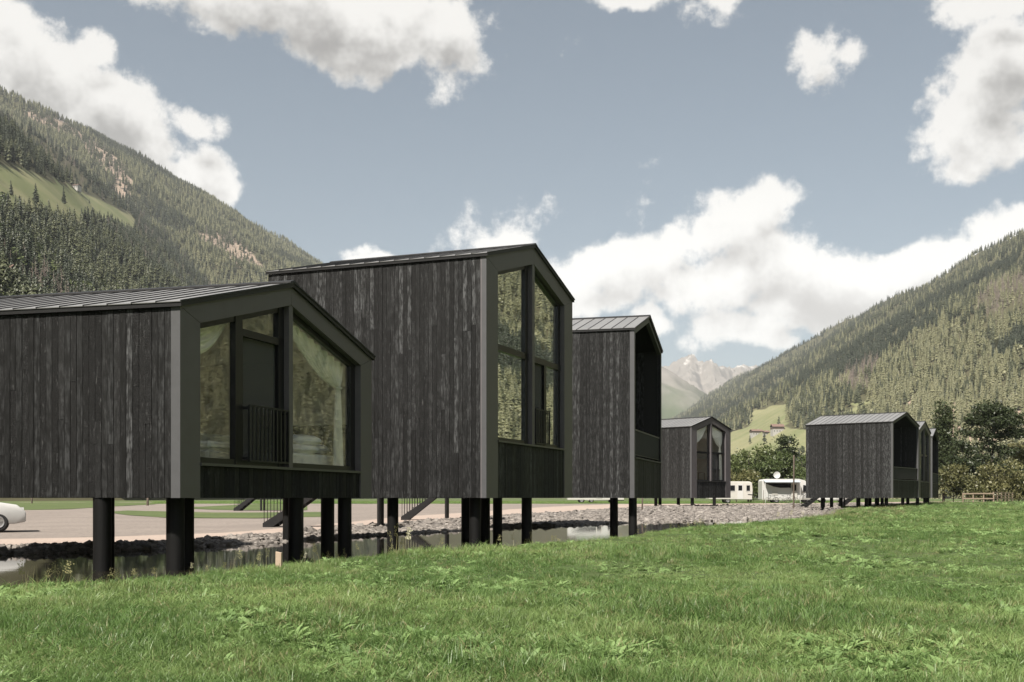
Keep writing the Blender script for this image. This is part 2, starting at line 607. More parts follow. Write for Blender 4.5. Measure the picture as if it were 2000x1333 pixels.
# ------------------------------------------------------------------ ground
CX = np.array([-90, -40, -20, -9, -6.1, -5.3, -4.6, -3.7, -2.2, 0, 2.9, 5.2, 8.2, 11.9, 17.3, 22.4, 26, 30, 36, 45, 60, 90, 140.])
CY = np.array([2, 6, 9.5, 12.4, 13.4, 14.2, 15.8, 18.4, 22.0, 25.3, 30.9, 37, 44, 51.5, 63, 76, 86, 96, 108, 125, 150, 190, 240.])
SX = np.array([-90, -40, -22, -14, -10.8, -8.7, -6.8, -4.1, 0, 4.9, 10.7, 16.8, 19.7, 24, 30, 36, 45, 60, 90, 140.])
SY = np.array([8, 14, 19.5, 22.3, 23.7, 25.6, 29.9, 36.5, 45.3, 53.2, 58.8, 66.5, 73, 86, 101, 113, 130, 155, 195, 245.])
ZW = -1.2


def Yc(X): return np.interp(X, CX, CY)


def Ys(X): return np.interp(X, SX, SY)


def cosf(f, X):
    return 1 / np.sqrt(1 + ((f(X + 1.5) - f(X - 1.5)) / 3) ** 2)


def crest_z(X): return np.interp(X, [-40, -8, 17, 23, 26, 30, 36, 50, 90], [-1.12, -1.1, -1.08, -1.0, -.9, -.77, -.62, -.5, -.45])


def bank_z(Y): return np.interp(Y, [15, 27, 32, 49, 66, 93, 120, 160, 400], [-1.12, -1.1, -1.075, -1.0, -.9, -.74, -.65, -.6, -.6])


def stone_w(X): return np.interp(X, [-40, -10, -8.7, -6.8, -4.1, 3, 10.7, 17, 24, 34, 60], [1.4, 1.4, 1.5, 2.2, 10, 17, 32, 36, 22, 9, 6])


def path_w(X): return np.interp(X, [-40, -12, -8.7, -6, -3, 3, 10.7, 17, 40], [6, 6, 7.5, 18, 17, 26, 26, 20, 12])


def ground_z(X, Y):
    X, Y = np.asarray(X, float), np.asarray(Y, float)
    dm = (Yc(X) - Y) * cosf(Yc, X)
    zc = crest_z(X)
    zg = -1.5 + .98 * np.clip((Y - 8) / 118, 0, 1) ** 1.1
    near = zc + (np.minimum(zg, zc + .35) - zc) * smooth01(dm / 11) + .05 * fbm(X * .35, Y * .35, 3, 3) * np.clip(dm, 0, 1) \
        + .10 * fbm(X * .09, Y * .09, 5, 2) * np.clip(dm / 4, 0, 1)
    down = zc + np.minimum(dm, 0) * .42
    ds = (Y - Ys(X)) * cosf(Ys, X)
    bz = bank_z(Y)
    sw = stone_w(X) * cosf(Ys, X)
    up = ZW - .02 + (bz - ZW + .02) * np.clip(ds / sw, 0, 1) + .02 * fbm(X * .5, Y * .5, 9, 3)
    under = ZW - .02 + ds * .25
    pf = smooth01((25 - X) / 5)
    floor = np.maximum(np.maximum(down, under), -2.5)
    t = np.clip((Y - Yc(X)) / np.maximum(Ys(X) - Yc(X), .5), 0, 1)
    dry = zc * (1 - t) + np.minimum(bz, ZW + .35) * t
    mid = floor * pf + np.maximum(dry, floor) * (1 - pf)
    return np.where(Y <= Yc(X), near, np.where(Y < Ys(X), mid, up))


def strip(name, xs, off0, off1, n, material, base, dz=0.0, power=1.0):
    X = np.repeat(xs[:, None], n, 1)
    t = np.linspace(0, 1, n)[None, :] ** power
    Y0, Y1 = off0(xs)[:, None], off1(xs)[:, None]
    Y = base(xs)[:, None] + Y0 + (Y1 - Y0) * t
    Z = ground_z(X, Y) + dz
    return grid_obj(name, np.stack([X, Y, Z], -1), material)


xs = np.concatenate([np.linspace(-90, -26, 40), np.linspace(-25.5, 45, 200), np.linspace(46, 140, 60)])
# meadow: from behind the camera over the crest down to the pond floor
XM = np.concatenate([np.linspace(-90, -24, 50), np.linspace(-23.6, 60, 240), np.linspace(61, 140, 50)])
rows = np.concatenate([np.linspace(-260, -62, 20), np.linspace(-60, 0, 130), np.linspace(.15, 4.0, 26)])
X = np.repeat(XM[:, None], len(rows), 1)
Y = Yc(XM)[:, None] + rows[None, :] * 1.0
gap = (Ys(XM) - Yc(XM))[:, None]
Y = np.where(rows[None, :] > 0, Yc(XM)[:, None] + rows[None, :] / 4.0 * np.minimum(gap * .5, 6.0), Y)
meadow = grid_obj('meadow', np.stack([X, Y, ground_z(X, Y)], -1), M['meadow'])
one = lambda v: (lambda a: np.full(len(a), float(v)))
grid = strip('stone_bank', xs, lambda a: -np.minimum((Ys(a) - Yc(a)) * .5, 12) + 0 * a, stone_w, 34, M['bank'], Ys)
strip('gravel_path', xs, stone_w, lambda a: stone_w(a) + path_w(a), 16, M['path'], Ys)
YARD_END = 124.0
strip('gravel_yard', xs, lambda a: stone_w(a) + path_w(a), lambda a: np.maximum(YARD_END - Ys(a), stone_w(a) + path_w(a) + 2), 30, M['yard'], Ys)
# valley floor out to the horizon
yy = np.concatenate([np.linspace(0, 1, 14) * 80, np.geomspace(100, 26000, 40)])
XF = np.concatenate([-np.geomspace(9000, 150, 26), np.linspace(-130, 200, 67), np.geomspace(220, 9000, 26)])
XX = np.repeat(XF[:, None], len(yy), 1)
base = np.maximum(YARD_END, Ys(XF) + stone_w(XF) + path_w(XF) + 2)
YY = base[:, None] + yy[None, :]
grid_obj('valley_floor', np.stack([XX, YY, ground_z(XX, YY)], -1), M['lawn'])
# behind and beside the camera the meadow goes on as one plain sheet
for nm, xx, y2 in (('meadow_field', np.array([-9000, -3000, -600, -90.]), None), ('meadow_field', np.array([140, 700, 3000, 9000.]), None)):
    q = np.linspace(-4000, 0, 8)
    e = np.interp(xx, [-90, 140], [124, 240])
    P = np.stack([np.repeat(xx[:, None], 9, 1), np.concatenate([np.repeat(q[None, :], 4, 0), e[:, None]], 1),
                  np.full((4, 9), -1.2)], -1)
    grid_obj('meadow_field', P, M['meadow'])
P = np.stack(np.meshgrid(np.linspace(-90, 140, 5), np.linspace(-4000, -250, 5), indexing='ij') + [np.full((5, 5), -1.72)], -1)
grid_obj('meadow_field', P, M['meadow'])

# pond
px_ = np.concatenate([np.linspace(-90, -26, 20), np.linspace(-25, 25, 100)])
X = np.repeat(px_[:, None], 5, 1)
t = np.linspace(0, 1, 5)[None, :]
Y = (Yc(px_) + .2)[:, None] * (1 - t) + (Ys(px_) + .6)[:, None] * t
grid_obj('pond', np.stack([X, Y, np.full_like(X, ZW)], -1), M['water'])


def patch(name, pts_near, pts_far, material, n=36, m=10, dz=.02):
    """a bed of lawn or gravel between two (x,y) edge lines, draped on the ground"""
    a, b = np.array(pts_near, float), np.array(pts_far, float)
    s = np.linspace(0, 1, n)
    sa, sb = np.linspace(0, 1, len(a)), np.linspace(0, 1, len(b))
    N = np.stack([np.interp(s, sa, a[:, i]) for i in (0, 1)], -1)
    Fp = np.stack([np.interp(s, sb, b[:, i]) for i in (0, 1)], -1)
    tt = np.linspace(0, 1, m)[None, :, None]
    Q = N[:, None, :] * (1 - tt) + Fp[:, None, :] * tt
    return grid_obj(name, np.concatenate([Q, (ground_z(Q[..., 0], Q[..., 1]) + dz)[..., None]], -1), material)


def gp(px, y):
    """ground point seen at a pixel of the far bank"""
    D = 60.0
    for _ in range(60):
        X_ = (px - 1000) / F * D
        D = .5 * D + .5 * (-float(ground_z(X_, D)) * F / max(y - HOR, 1))
    return ((px - 1000) / F * D, D)


patch('lawn_bed', [gp(-60, 997), gp(60, 997), gp(140, 995), gp(240, 989), gp(300, 986), gp(316, 984)],
      [gp(-60, 980), gp(60, 981), gp(140, 981), gp(240, 981), gp(300, 981.5), gp(316, 983)], M['lawn'])
patch('lawn_bed', [gp(216, 1003), gp(250, 1007), gp(330, 1012), gp(420, 1013), gp(500, 1013), gp(640, 1010)],
      [gp(214, 1000), gp(250, 998), gp(330, 1000), gp(420, 1002), gp(500, 1002), gp(640, 1001)], M['lawn'])
patch('lawn_bed', [gp(372, 994), gp(420, 996.5), gp(500, 997.5), gp(600, 997)], [gp(375, 991), gp(420, 989), gp(500, 985), gp(600, 984)], M['lawn'])
patch('gravel_track', [(-200, 150), (0, 152), (80, 158), (200, 175)], [(-200, 156), (0, 157), (80, 163), (200, 180)], M['path'])

# ------------------------------------------------------------------ hills


def ridge_field(X, Y, pts, slope):
    """height below a ridge polyline of (x, y, z) points falling away at `slope`"""
    best = np.full(X.shape, -1e9)
    for (x0, y0, z0), (x1, y1, z1) in zip(pts[:-1], pts[1:]):
        dx, dy = x1 - x0, y1 - y0
        t = np.clip(((X - x0) * dx + (Y - y0) * dy) / (dx * dx + dy * dy), 0, 1)
        d = np.hypot(X - x0 - t * dx, Y - y0 - t * dy)
        best = np.maximum(best, z0 + (z1 - z0) * t - slope * d)
    return best


def near_left(X, Y):
    r = 690 + 70 * fbm(Y / 900, Y * 0, 21, 2) + np.clip(Y - 2400, 0, 9e9) * -.12
    a = -X
    foot = 95 + 30 * fbm(Y / 300, Y * 0, 25, 3)
    h = (a - foot) * .88
    top = (r - foot) * .88
    h = np.where(a > r, top - (a - r) * .25, h)
    h = np.where(h < 0, h * .12, h)
    h = h * smooth01((3300 - Y) / 900) + 26 * fbm(X / 160, Y / 210, 31, 4) * np.clip(h / 120, 0, 1)
    return np.maximum(h - .8, -6)


FARL = [(-2600, 1500, 1080), (-1400, 2350, 990), (-1182, 2600, 948), (-1050, 3000, 945), (-881, 3400, 893), (-748, 3500, 824),
        (-614, 3600, 752), (-490, 3620, 640), (-318, 3600, 420), (-150, 3600, 190), (-20, 3600, 20)]


def far_left(X, Y):
    h = ridge_field(X, Y, FARL, .62)
    return np.maximum(h + 42 * fbm(X / 260, Y / 260, 41, 5) * np.clip((h + 60) / 260, 0, 1) - 12, -7)


def right_hill(X, Y):
    R0 = 1130 + 60 * fbm(Y / 1100, Y * 0, 51, 3)
    foot = 150 + 35 * fbm(Y / 420, Y * 0, 55, 3) + np.clip(1350 - Y, 0, 750) * .2
    h = (X - foot) * .60
    top = (R0 - foot) * .60
    h = np.where(X > R0, top - (X - R0) * .15, h)
    h = np.where(h < 0, h * .1, h)
    h = h + 34 * fbm(X / 240, Y / 300, 61, 5) * np.clip(h / 120, 0, 1)
    return np.maximum(h * smooth01((9500 - Y) / 2500) - .8, -6)


MEADOWS_L = [[(-60, 318), (0, 318), (50, 333), (100, 352), (150, 368), (200, 392), (262, 422), (262, 450), (200, 440), (140, 432), (90, 430), (60, 425), (-60, 425)],
             [(-40, 548), (60, 552), (90, 575), (-40, 585)]]
MEADOWS_R = [[(1415, 850), (1465, 832), (1470, 806), (1500, 796), (1536, 788), (1540, 835), (1600, 842), (1600, 905), (1415, 905)],
             [(1645, 806), (1672, 788), (1702, 784), (1700, 800), (1680, 812), (1645, 815)]]
DEAD_R = [[(1635, 765), (1650, 725), (1700, 700), (1722, 712), (1690, 765)], [(1900, 600), (1940, 560), (2010, 540), (2010, 600), (1960, 640)]]
EARTH_L = [[(40, 215), (120, 235), (230, 310), (260, 350), (220, 350), (140, 270), (50, 240)], [(380, 455), (450, 460), (500, 500), (520, 530), (470, 520), (400, 480)],
           [(225, 345), (262, 352), (240, 400), (215, 390)]]
EARTH_R = [[(1760, 770), (1900, 790), (2010, 760), (2010, 900), (1830, 900), (1790, 830)]]


def polys(px, y, L):
    m = np.zeros(np.shape(px), bool)
    for p in L:
        m |= inpoly(px, y, p)
    return m


def hill_mat():
    m, nt, b = mat('hillside_ground', (.06, .06, .035), .95, 0, .1)
    pos = nd(nt, 'ShaderNodeNewGeometry').outputs['Position']
    n1 = noise(nt, pos, .012, 6).outputs[0]
    n2 = noise(nt, pos, .11, 6, .7).outputs[0]
    c = mixc(nt, n1, (.055, .06, .03), (.10, .088, .055))
    c = mixc(nt, sstep(nt, n2, .5, .75), c, (.04, .045, .022))
    md = nd(nt, 'ShaderNodeAttribute', attribute_name='meadow').outputs['Fac']
    g = mixc(nt, sstep(nt, noise(nt, pos, .02, 5).outputs[0], .35, .65), (.15, .165, .08), (.21, .205, .115))
    c = mixc(nt, sstep(nt, md, .25, .75), c, g)
    ea = nd(nt, 'ShaderNodeAttribute', attribute_name='earth').outputs['Fac']
    ea = mth(nt, 'MULTIPLY', sstep(nt, ea, .2, .8), sstep(nt, n2, .3, .5))
    c = mixc(nt, ea, c, (.30, .235, .185))
    setc(nt, b, c)
    return m


M['hill'] = hill_mat()


def hill(name, xs, ys, fn, mead, earth, label):
    X, Y = np.meshgrid(xs, ys, indexing='ij')
    Z = fn(X, Y)
    px, py = proj(X, np.maximum(Y, 1), Z)
    a = polys(px, py, mead).astype(float)
    e = polys(px, py, earth).astype(float)
    return tag(grid_obj(name, np.stack([X, Y, Z], -1), M['hill'], {'meadow': a, 'earth': e}), label)


hill('hillside', -np.geomspace(60, 2200, 150)[::-1], np.concatenate([np.linspace(-900, 250, 30), np.geomspace(270, 3400, 200)]), near_left, MEADOWS_L, [], None)
hill('mountain', np.linspace(-2900, 120, 170), np.linspace(1500, 5200, 180), far_left, [], EARTH_L, None)
hill('hillside', np.geomspace(110, 2600, 170), np.concatenate([np.linspace(-900, 180, 30), np.geomspace(200, 9500, 230)]), right_hill, MEADOWS_R, EARTH_R, None)


def alp_mat():
    m, nt, b = mat('alpine_rock', (.3, .28, .26), .95, 0, .1)
    geo = nd(nt, 'ShaderNodeNewGeometry')
    pos = geo.outputs['Position']
    z = nd(nt, 'ShaderNodeSeparateXYZ', {0: pos}).outputs[2]
    n1 = noise(nt, pos, .0024, 7, .65).outputs[0]
    n2 = noise(nt, pos, .010, 6, .7).outputs[0]
    c = mixc(nt, n2, (.13, .118, .108), (.30, .275, .25))
    zz = mth(nt, 'ADD', z, mth(nt, 'MULTIPLY_ADD', n1, 500.0, -250.0))
    c = mixc(nt, sstep(nt, zz, 380, 600), mixc(nt, n2, (.06, .085, .045), (.10, .12, .06)), c)
    nz = nd(nt, 'ShaderNodeSeparateXYZ', {0: geo.outputs['Normal']}).outputs[2]
    sn = mth(nt, 'MULTIPLY', sstep(nt, zz, 900, 1120), mth(nt, 'MULTIPLY', sstep(nt, nz, .55, .8), sstep(nt, n2, .5, .62)))
    c = mixc(nt, sn, c, (.5, .48, .46))
    setc(nt, b, c)
    return m


M['alp'] = alp_mat()


def ray(px, y, D):
    return ((px - 1000) / F * D, D, (HOR - y) / F * D)


ALP = [[ray(900, 640, 9180), ray(1180, 670, 9180), ray(1290, 716, 9180), ray(1325, 712, 8840), ray(1352, 700, 8840), ray(1366, 708, 8840), ray(1384, 695, 8840),
        ray(1400, 708, 8840), ray(1440, 716, 9044), ray(1470, 716, 9180), ray(1510, 722, 9248), ray(1700, 700, 9520), ray(2100, 640, 9860)],
       [ray(1384, 697, 8840), ray(1400, 745, 7820), ray(1420, 800, 7140)], [ray(1352, 702, 8840), ray(1345, 745, 7820), ray(1350, 790, 7140)],
       [ray(1440, 716, 9044), ray(1455, 760, 7820)]]
SPUR = [[ray(800, 560, 5848), ray(1100, 622, 5848), ray(1200, 660, 5848), ray(1290, 722, 5848), ray(1330, 752, 5712), ray(1370, 790, 5576), ray(1400, 812, 5508), ray(1460, 880, 5440), ray(1520, 960, 5440)]]


def alps(X, Y):
    h = np.full(X.shape, -50.0)
    for i, p in enumerate(ALP):
        h = np.maximum(h, ridge_field(X, Y, p, .62 if i == 0 else .75))
    h = h * .985
    k = np.clip(h / 600, 0, 1.2)
    rg = 1 - 2 * np.abs(fbm(X / 600, Y / 600, 71, 6))
    return np.maximum(h + 120 * (rg - .6) * k + 80 * (.5 - 2 * np.abs(fbm(X / 170, Y / 170, 77, 5))) * k, -8)


def spur(X, Y):
    h = ridge_field(X, Y, SPUR[0], .68)
    k = np.clip(h / 340, 0, 1)
    rg = 1 - 2 * np.abs(fbm(X / 400, Y / 400, 81, 5))
    return np.maximum(h + 90 * (rg - .75) * k, -8)


X, Y = np.meshgrid(np.concatenate([np.linspace(-1700, 900, 40), np.linspace(912, 2400, 150), np.linspace(2450, 5100, 40)]), np.linspace(6300, 11300, 300), indexing='ij')
grid_obj('far_mountain', np.stack([X, Y, alps(X, Y)], -1), M['alp'], smooth=False)
X, Y = np.meshgrid(np.linspace(-1000, 1800, 150), np.linspace(4000, 7200, 130), indexing='ij')
grid_obj('far_mountain', np.stack([X, Y, spur(X, Y)], -1), M['alp'], smooth=False)

# ------------------------------------------------------------------ scatter


def scatter(name, pos, rot, scale, idx, protos, label=None, cat=None):
    """a mass that nobody could count: one object whose points carry the proto meshes"""
    c = bpy.data.collections.new(name + '_stock')
    for i, me in enumerate(protos):
        c.objects.link(bpy.data.objects.new('%s_%02d' % (name, i), me))
    me = bpy.data.meshes.new(name)
    n = len(pos)
    me.vertices.add(n)
    me.vertices.foreach_set('co', np.asarray(pos, np.float32).reshape(-1))
    for k, t, arr in (('rot', 'FLOAT_VECTOR', rot), ('scl', 'FLOAT_VECTOR', scale)):
        at = me.attributes.new(k, t, 'POINT')
        at.data.foreach_set('vector', np.asarray(arr, np.float32).reshape(-1))
    at = me.attributes.new('idx', 'INT', 'POINT')
    at.data.foreach_set('value', np.asarray(idx, np.int32))
    o = link(name, me)
    g = bpy.data.node_groups.new(name + '_nodes', 'GeometryNodeTree')
    g.interface.new_socket('Geometry', in_out='INPUT', socket_type='NodeSocketGeometry')
    g.interface.new_socket('Geometry', in_out='OUTPUT', socket_type='NodeSocketGeometry')
    gi, go = g.nodes.new('NodeGroupInput'), g.nodes.new('NodeGroupOutput')
    ci = g.nodes.new('GeometryNodeCollectionInfo')
    ci.inputs['Collection'].default_value = c
    ci.inputs['Separate Children'].default_value = True
    ci.inputs['Reset Children'].default_value = True
    ip = g.nodes.new('GeometryNodeInstanceOnPoints')
    ip.inputs['Pick Instance'].default_value = True

    def na(nm, t):
        a = g.nodes.new('GeometryNodeInputNamedAttribute')
        a.data_type = t
        a.inputs['Name'].default_value = nm
        return [s for s in a.outputs if s.enabled and s.name == 'Attribute'][0]
    er = g.nodes.new('FunctionNodeEulerToRotation')
    L = g.links.new
    L(gi.outputs[0], ip.inputs['Points'])
    L(ci.outputs[0], ip.inputs['Instance'])
    L(na('idx', 'INT'), ip.inputs['Instance Index'])
    L(na('rot', 'FLOAT_VECTOR'), er.inputs[0])
    L(er.outputs[0], ip.inputs['Rotation'])
    L(na('scl', 'FLOAT_VECTOR'), ip.inputs['Scale'])
    L(ip.outputs[0], go.inputs[0])
    md = o.modifiers.new('scatter', 'NODES')
    md.node_group = g
    o['kind'] = 'stuff'
    if label:
        o['label'] = label
    if cat:
        o['category'] = cat
    return o


def foliage_mat(name, c1, c2, trans=.25, patch_scale=None):
    m = bpy.data.materials.new(name)
    m.use_nodes = True
    nt = m.node_tree
    nt.nodes.clear()
    oi = nd(nt, 'ShaderNodeObjectInfo').outputs['Random']
    isl = nd(nt, 'ShaderNodeNewGeometry').outputs['Random Per Island']
    f = mth(nt, 'MULTIPLY_ADD', isl, .45, mth(nt, 'MULTIPLY', oi, .55))
    c = mixc(nt, f, c1, c2)
    if patch_scale:
        pos = nd(nt, 'ShaderNodeNewGeometry').outputs['Position']
        pn = noise(nt, pos, patch_scale, 4).outputs[0]
        pn2 = noise(nt, pos, patch_scale * 6, 3).outputs[0]
        c = mixc(nt, mth(nt, 'MULTIPLY', sstep(nt, pn2, .52, .7), .45), c, mixc(nt, 1.0, c, (1.35, 1.2, 1.3), 'MULTIPLY'))
        c = mixc(nt, mth(nt, 'MULTIPLY', sstep(nt, pn2, .5, .32), .5), c, mixc(nt, 1.0, c, (.6, .66, .55), 'MULTIPLY'))
        c = mixc(nt, sstep(nt, pn, .38, .66), mixc(nt, 1.0, c, (.52, .64, .52), 'MULTIPLY'), c)
    df = nd(nt, 'ShaderNodeBsdfDiffuse', {'Color': c}).outputs[0]
    tl = nd(nt, 'ShaderNodeBsdfTranslucent', {'Color': c}).outputs[0]
    gl = nd(nt, 'ShaderNodeBsdfGlossy', {'Color': (1, 1, 1, 1), 'Roughness': .45}).outputs[0]
    mx = nd(nt, 'ShaderNodeMixShader', {0: trans, 1: df, 2: tl}).outputs[0]
    mx = nd(nt, 'ShaderNodeMixShader', {0: .025, 1: mx, 2: gl}).outputs[0]
    nd(nt, 'ShaderNodeOutputMaterial', {'Surface': mx})
    return m


M['spruce'] = foliage_mat('spruce_needles', (.026, .036, .022), (.052, .062, .036), .1)
M['pine'] = foliage_mat('pine_needles', (.055, .066, .036), (.105, .112, .06), .15)
M['larch'] = foliage_mat('larch_needles', (.175, .182, .098), (.30, .292, .17), .25)
M['dead'] = foliage_mat('bare_dead_twigs', (.16, .128, .108), (.25, .21, .185), .0)
M['leaf'] = foliage_mat('broad_leaves', (.05, .07, .026), (.10, .12, .045), .25)


def conifer(seed, mats, tiers=17, h=1.0, w=.17, bare=.12, per=7):
    """whorls of drooping branch sprays round a stem"""
    r = random.Random(seed)
    mb = MB()
    mb.tube((0, 0, -.06), (0, 0, h * .95), .012, .002, 5, False)
    nt_ = len(mb.f)
    for t in range(tiers):
        f = t / (tiers - 1)
        z0 = bare + (h - bare) * f * .95
        rad = w * (1 - f) ** .75 * r.uniform(.75, 1.15) + .012
        n = max(4, int(per * (1 - .4 * f)))
        a0 = r.uniform(0, 6.28)
        for i in range(n):
            a = a0 + 6.283 * i / n + r.uniform(-.3, .3)
            l = rad * r.uniform(.6, 1.25)
            d = Vector((math.cos(a), math.sin(a), 0))
            s_ = Vector((-d.y, d.x, 0))
            wd = l * r.uniform(.3, .5) + .01
            z = z0 + r.uniform(-.02, .02)
            tip = d * l + Vector((0, 0, z - l * r.uniform(.15, .6)))
            mid_ = d * (l * .55) + Vector((0, 0, z + .012))
            root = Vector((0, 0, z + .03))
            mb.add([root, mid_ + s_ * wd + Vector((0, 0, -.03)), tip, mid_ - s_ * wd + Vector((0, 0, -.03)), mid_], [(0, 1, 4), (1, 2, 4), (2, 3, 4), (3, 0, 4)])
    me = mb.mesh('conifer', mats[0], recalc=False)
    me.materials.append(M['bark'])
    for i, p in enumerate(me.polygons):
        p.material_index = 1 if i < nt_ else 0
    return me


def puff(seed, m_, n=190, h=1.0, w=.3):
    """small broad crown made of leaf clumps, for distant broadleaf trees"""
    r = random.Random(seed)
    mb = MB()
    mb.tube((0, 0, -.06), (0, 0, h * .6), .02, .008, 5, False)
    nt_ = len(mb.f)
    for i in range(n):
        while True:
            p = Vector((r.uniform(-1, 1), r.uniform(-1, 1), r.uniform(-1, 1)))
            if .3 < p.length < 1:
                break
        p = Vector((p.x * w, p.y * w, h * .58 + p.z * h * .42))
        a = Vector((r.gauss(0, 1), r.gauss(0, 1), r.gauss(0, 1))).normalized() * .065
        b = a.orthogonal().normalized() * .06
        mb.add([p - a, p - b * .8, p + a, p + b], [(0, 1, 2, 3)])
    me = mb.mesh('broadleaf', m_, recalc=False)
    me.materials.append(M['bark'])
    for i, p in enumerate(me.polygons):
        p.material_index = 1 if i < nt_ else 0
    return me


def dead_tree(seed):
    r = random.Random(seed)
    mb = MB()
    mb.tube((0, 0, -.05), (0, 0, 1), .014, .003, 5, False)
    for i in range(46):
        z = r.uniform(.2, .97)
        a = r.uniform(0, 6.28)
        l = (1 - z) * .2 + .03
        mb.tube((0, 0, z), (l * math.cos(a), l * math.sin(a), z - l * .35), .006, .002, 3, False)
    return mb.mesh('dead_conifer', M['dead'], recalc=False)


TREES = [conifer(1, [M['spruce']]), conifer(2, [M['spruce']], 19, w=.15, bare=.06), conifer(3, [M['pine']], 13, w=.19, bare=.28), conifer(4, [M['pine']], 16, w=.16, bare=.18),
         conifer(5, [M['larch']], 19, w=.15, bare=.08, per=8), conifer(6, [M['larch']], 18, w=.18, bare=.05, per=8), dead_tree(7), dead_tree(8), puff(9, M['leaf']), puff(10, M['larch'])]


def plant_forest(name, fn, n, sampler, classify, hmin, hmax, label):
    X, Y = sampler(n)
    Z = fn(X, Y)
    px, py = proj(X, np.maximum(Y, 1), Z)
    keep, idx, hs = classify(X, Y, Z, px, py)
    X, Y, Z, idx, hs = X[keep], Y[keep], Z[keep], idx[keep], hs[keep]
    k = len(X)
    h = rng.uniform(hmin, hmax, k) * hs
    wd = h * rng.uniform(.85, 1.25, k)
    rot = np.stack([rng.normal(0, .03, k), rng.normal(0, .03, k), rng.uniform(0, 6.28, k)], -1)
    return scatter(name, np.stack([X, Y, Z - .3], -1), rot, np.stack([wd, wd, h], -1), idx, TREES, label, 'forest')


def smp_left(n):
    Y = np.exp(rng.uniform(np.log(260), np.log(3200), n))
    X = -np.exp(rng.uniform(np.log(95), np.log(780), n))
    return X, Y


def cls_left(X, Y, Z, px, py):
    keep = ~polys(px, py, MEADOWS_L) & (px > -350) & (px < 1000) & (Z > -1)
    u = rng.random(len(X))
    p = fbm(X / 130, Y / 170, 91, 3)
    low = np.clip(1 - Z / 190, 0, 1)
    idx = np.where(u < .55, 0, np.where(u < .8, 1, 3))  # mostly dark spruce: cloud shadow put into the species mix
    idx = np.where((p > .16) & (u > .3), 2, idx)
    idx = np.where((u < .36 * low), 8, idx)
    idx = np.where((p < -.28) & (u > .72), 6, idx)
    keep |= polys(px, py, MEADOWS_L) & (u < .012) & (px > -300)
    return keep, idx, np.where(idx == 8, .7, 1.0)


plant_forest('left_forest', near_left, 42000, smp_left, cls_left, 10, 18, 'spruce forest on the lower left hillside, dark mix standing in for cloud shadow')


def smp_far(n):
    return rng.uniform(-1500, 60, n), rng.uniform(1900, 3800, n)


def cls_far(X, Y, Z, px, py):
    e = polys(px, py, EARTH_L)
    u = rng.random(len(X))
    p = fbm(X / 240, Y / 240, 95, 4)
    keep = (Z > 0) & (px > -250) & (px < 950) & (~e | (u < .42)) & ((p > -.42) | (u < .3))
    idx = np.where(u < .3, 2, np.where(u < .45, 3, np.where(u < .85, 4, 5)))  # pale larch share puts the sunlit look into the tree colour
    idx = np.where(p > .2, np.where(u < .5, 0, 3), idx)
    idx = np.where(e & (u < .12), 6, idx)
    return keep, idx, np.ones(len(X))


plant_forest('far_left_forest', far_left, 56000, smp_far, cls_far, 11, 20, 'green forest on the high left mountain flank, sunlit look from pale larch')


def smp_right(n):
    Y = np.exp(rng.uniform(np.log(180), np.log(7600), n))
    X = np.exp(rng.uniform(np.log(140), np.log(1190), n))
    return X, Y


def cls_right(X, Y, Z, px, py):
    m = polys(px, py, MEADOWS_R)
    d = polys(px, py, DEAD_R)
    e = polys(px, py, EARTH_R)
    u = rng.random(len(X))
    p = fbm(X / 170, Y / 260, 99, 4)
    rel = Z / np.maximum(X, 1)
    keep = (Z > -1) & (~m | (u < .006)) & (px > 1250) & (~e | (u < .8))
    idx = np.where(u < .3, 2, np.where(u < .5, 3, np.where(u < .7, 0, np.where(u < .9, 4, 5))))
    idx = np.where(p > .1, np.where(u < .7, 0, 1), idx)
    lar = (py > 640) & (px > 1690) & (p < .12) | (px > 2050) & (p < .15)
    idx = np.where(lar, np.where(u < .45, 4, np.where(u < .7, 5, np.where(u < .9, 3, 9))), idx)
    idx = np.where(d & (u < .75), np.where(u < .4, 6, 7), idx)
    low = (rel < .2) & (px < 1650)
    idx = np.where(low & (u < .6), 8, idx)
    return keep, idx, np.where(idx >= 8, .7, 1.0)


plant_forest('right_forest', right_hill, 90000, smp_right, cls_right, 10, 18, 'mixed conifer forest on the right hillside')

# ------------------------------------------------------------------ cabins


def P2(px, D):
    return Vector(((px - 1000) / F * D, D, 0))


_board = {}


def board_mesh(w, h, material):
    k = (round(w, 3), round(h, 2), material.name)
    if k not in _board:
        _board[k] = MB().box(.0025, w - .0025, -.014, .014, 0, h).mesh('board', material, bevel=.0025)
    return _board[k]


class Cab:
    def __init__(s, A, B, L, eave, ridge, U=None):
        s.A, s.B, s.L = A, B, L
        v = B - A
        s.W = v.length
        s.V = v.normalized()
        s.U = Vector(U).normalized() if U else Vector((-s.V.y, s.V.x, 0))
        s.N = Vector((s.V.y, -s.V.x, 0))
        s.Mn = Vector((-s.U.y, s.U.x, 0))
        s.eave, s.ridge = eave, ridge
        s.mid = s.W / 2
        s.slope = (ridge - .11 - eave) / s.mid

    def G(s, v, z, n=0.0):
        return s.A + s.V * v + s.N * n + Vector((0, 0, z))

    def T(s, u, v, z=0.0):
        return s.A + s.U * u + s.V * v + Vector((0, 0, z))

    def top(s, v):
        return s.eave + s.slope * min(v, s.W - v)

    def gprism(s, poly, n0, n1):
        return MB().prism([s.G(v, z, n0) for v, z in poly], s.N * (n1 - n0))

    def gbar(s, mb, p, q, w, n0, n1):
        """straight bar of width w in the gable plane"""
        p, q = Vector((*p, 0)), Vector((*q, 0))
        d = (q - p).normalized()
        o = Vector((-d.y, d.x, 0)) * w / 2
        pts = [p - o, q - o, q + o, p + o]
        mb.prism([s.G(a.x, a.y, n0) for a in pts], s.N * (n1 - n0))
        return mb


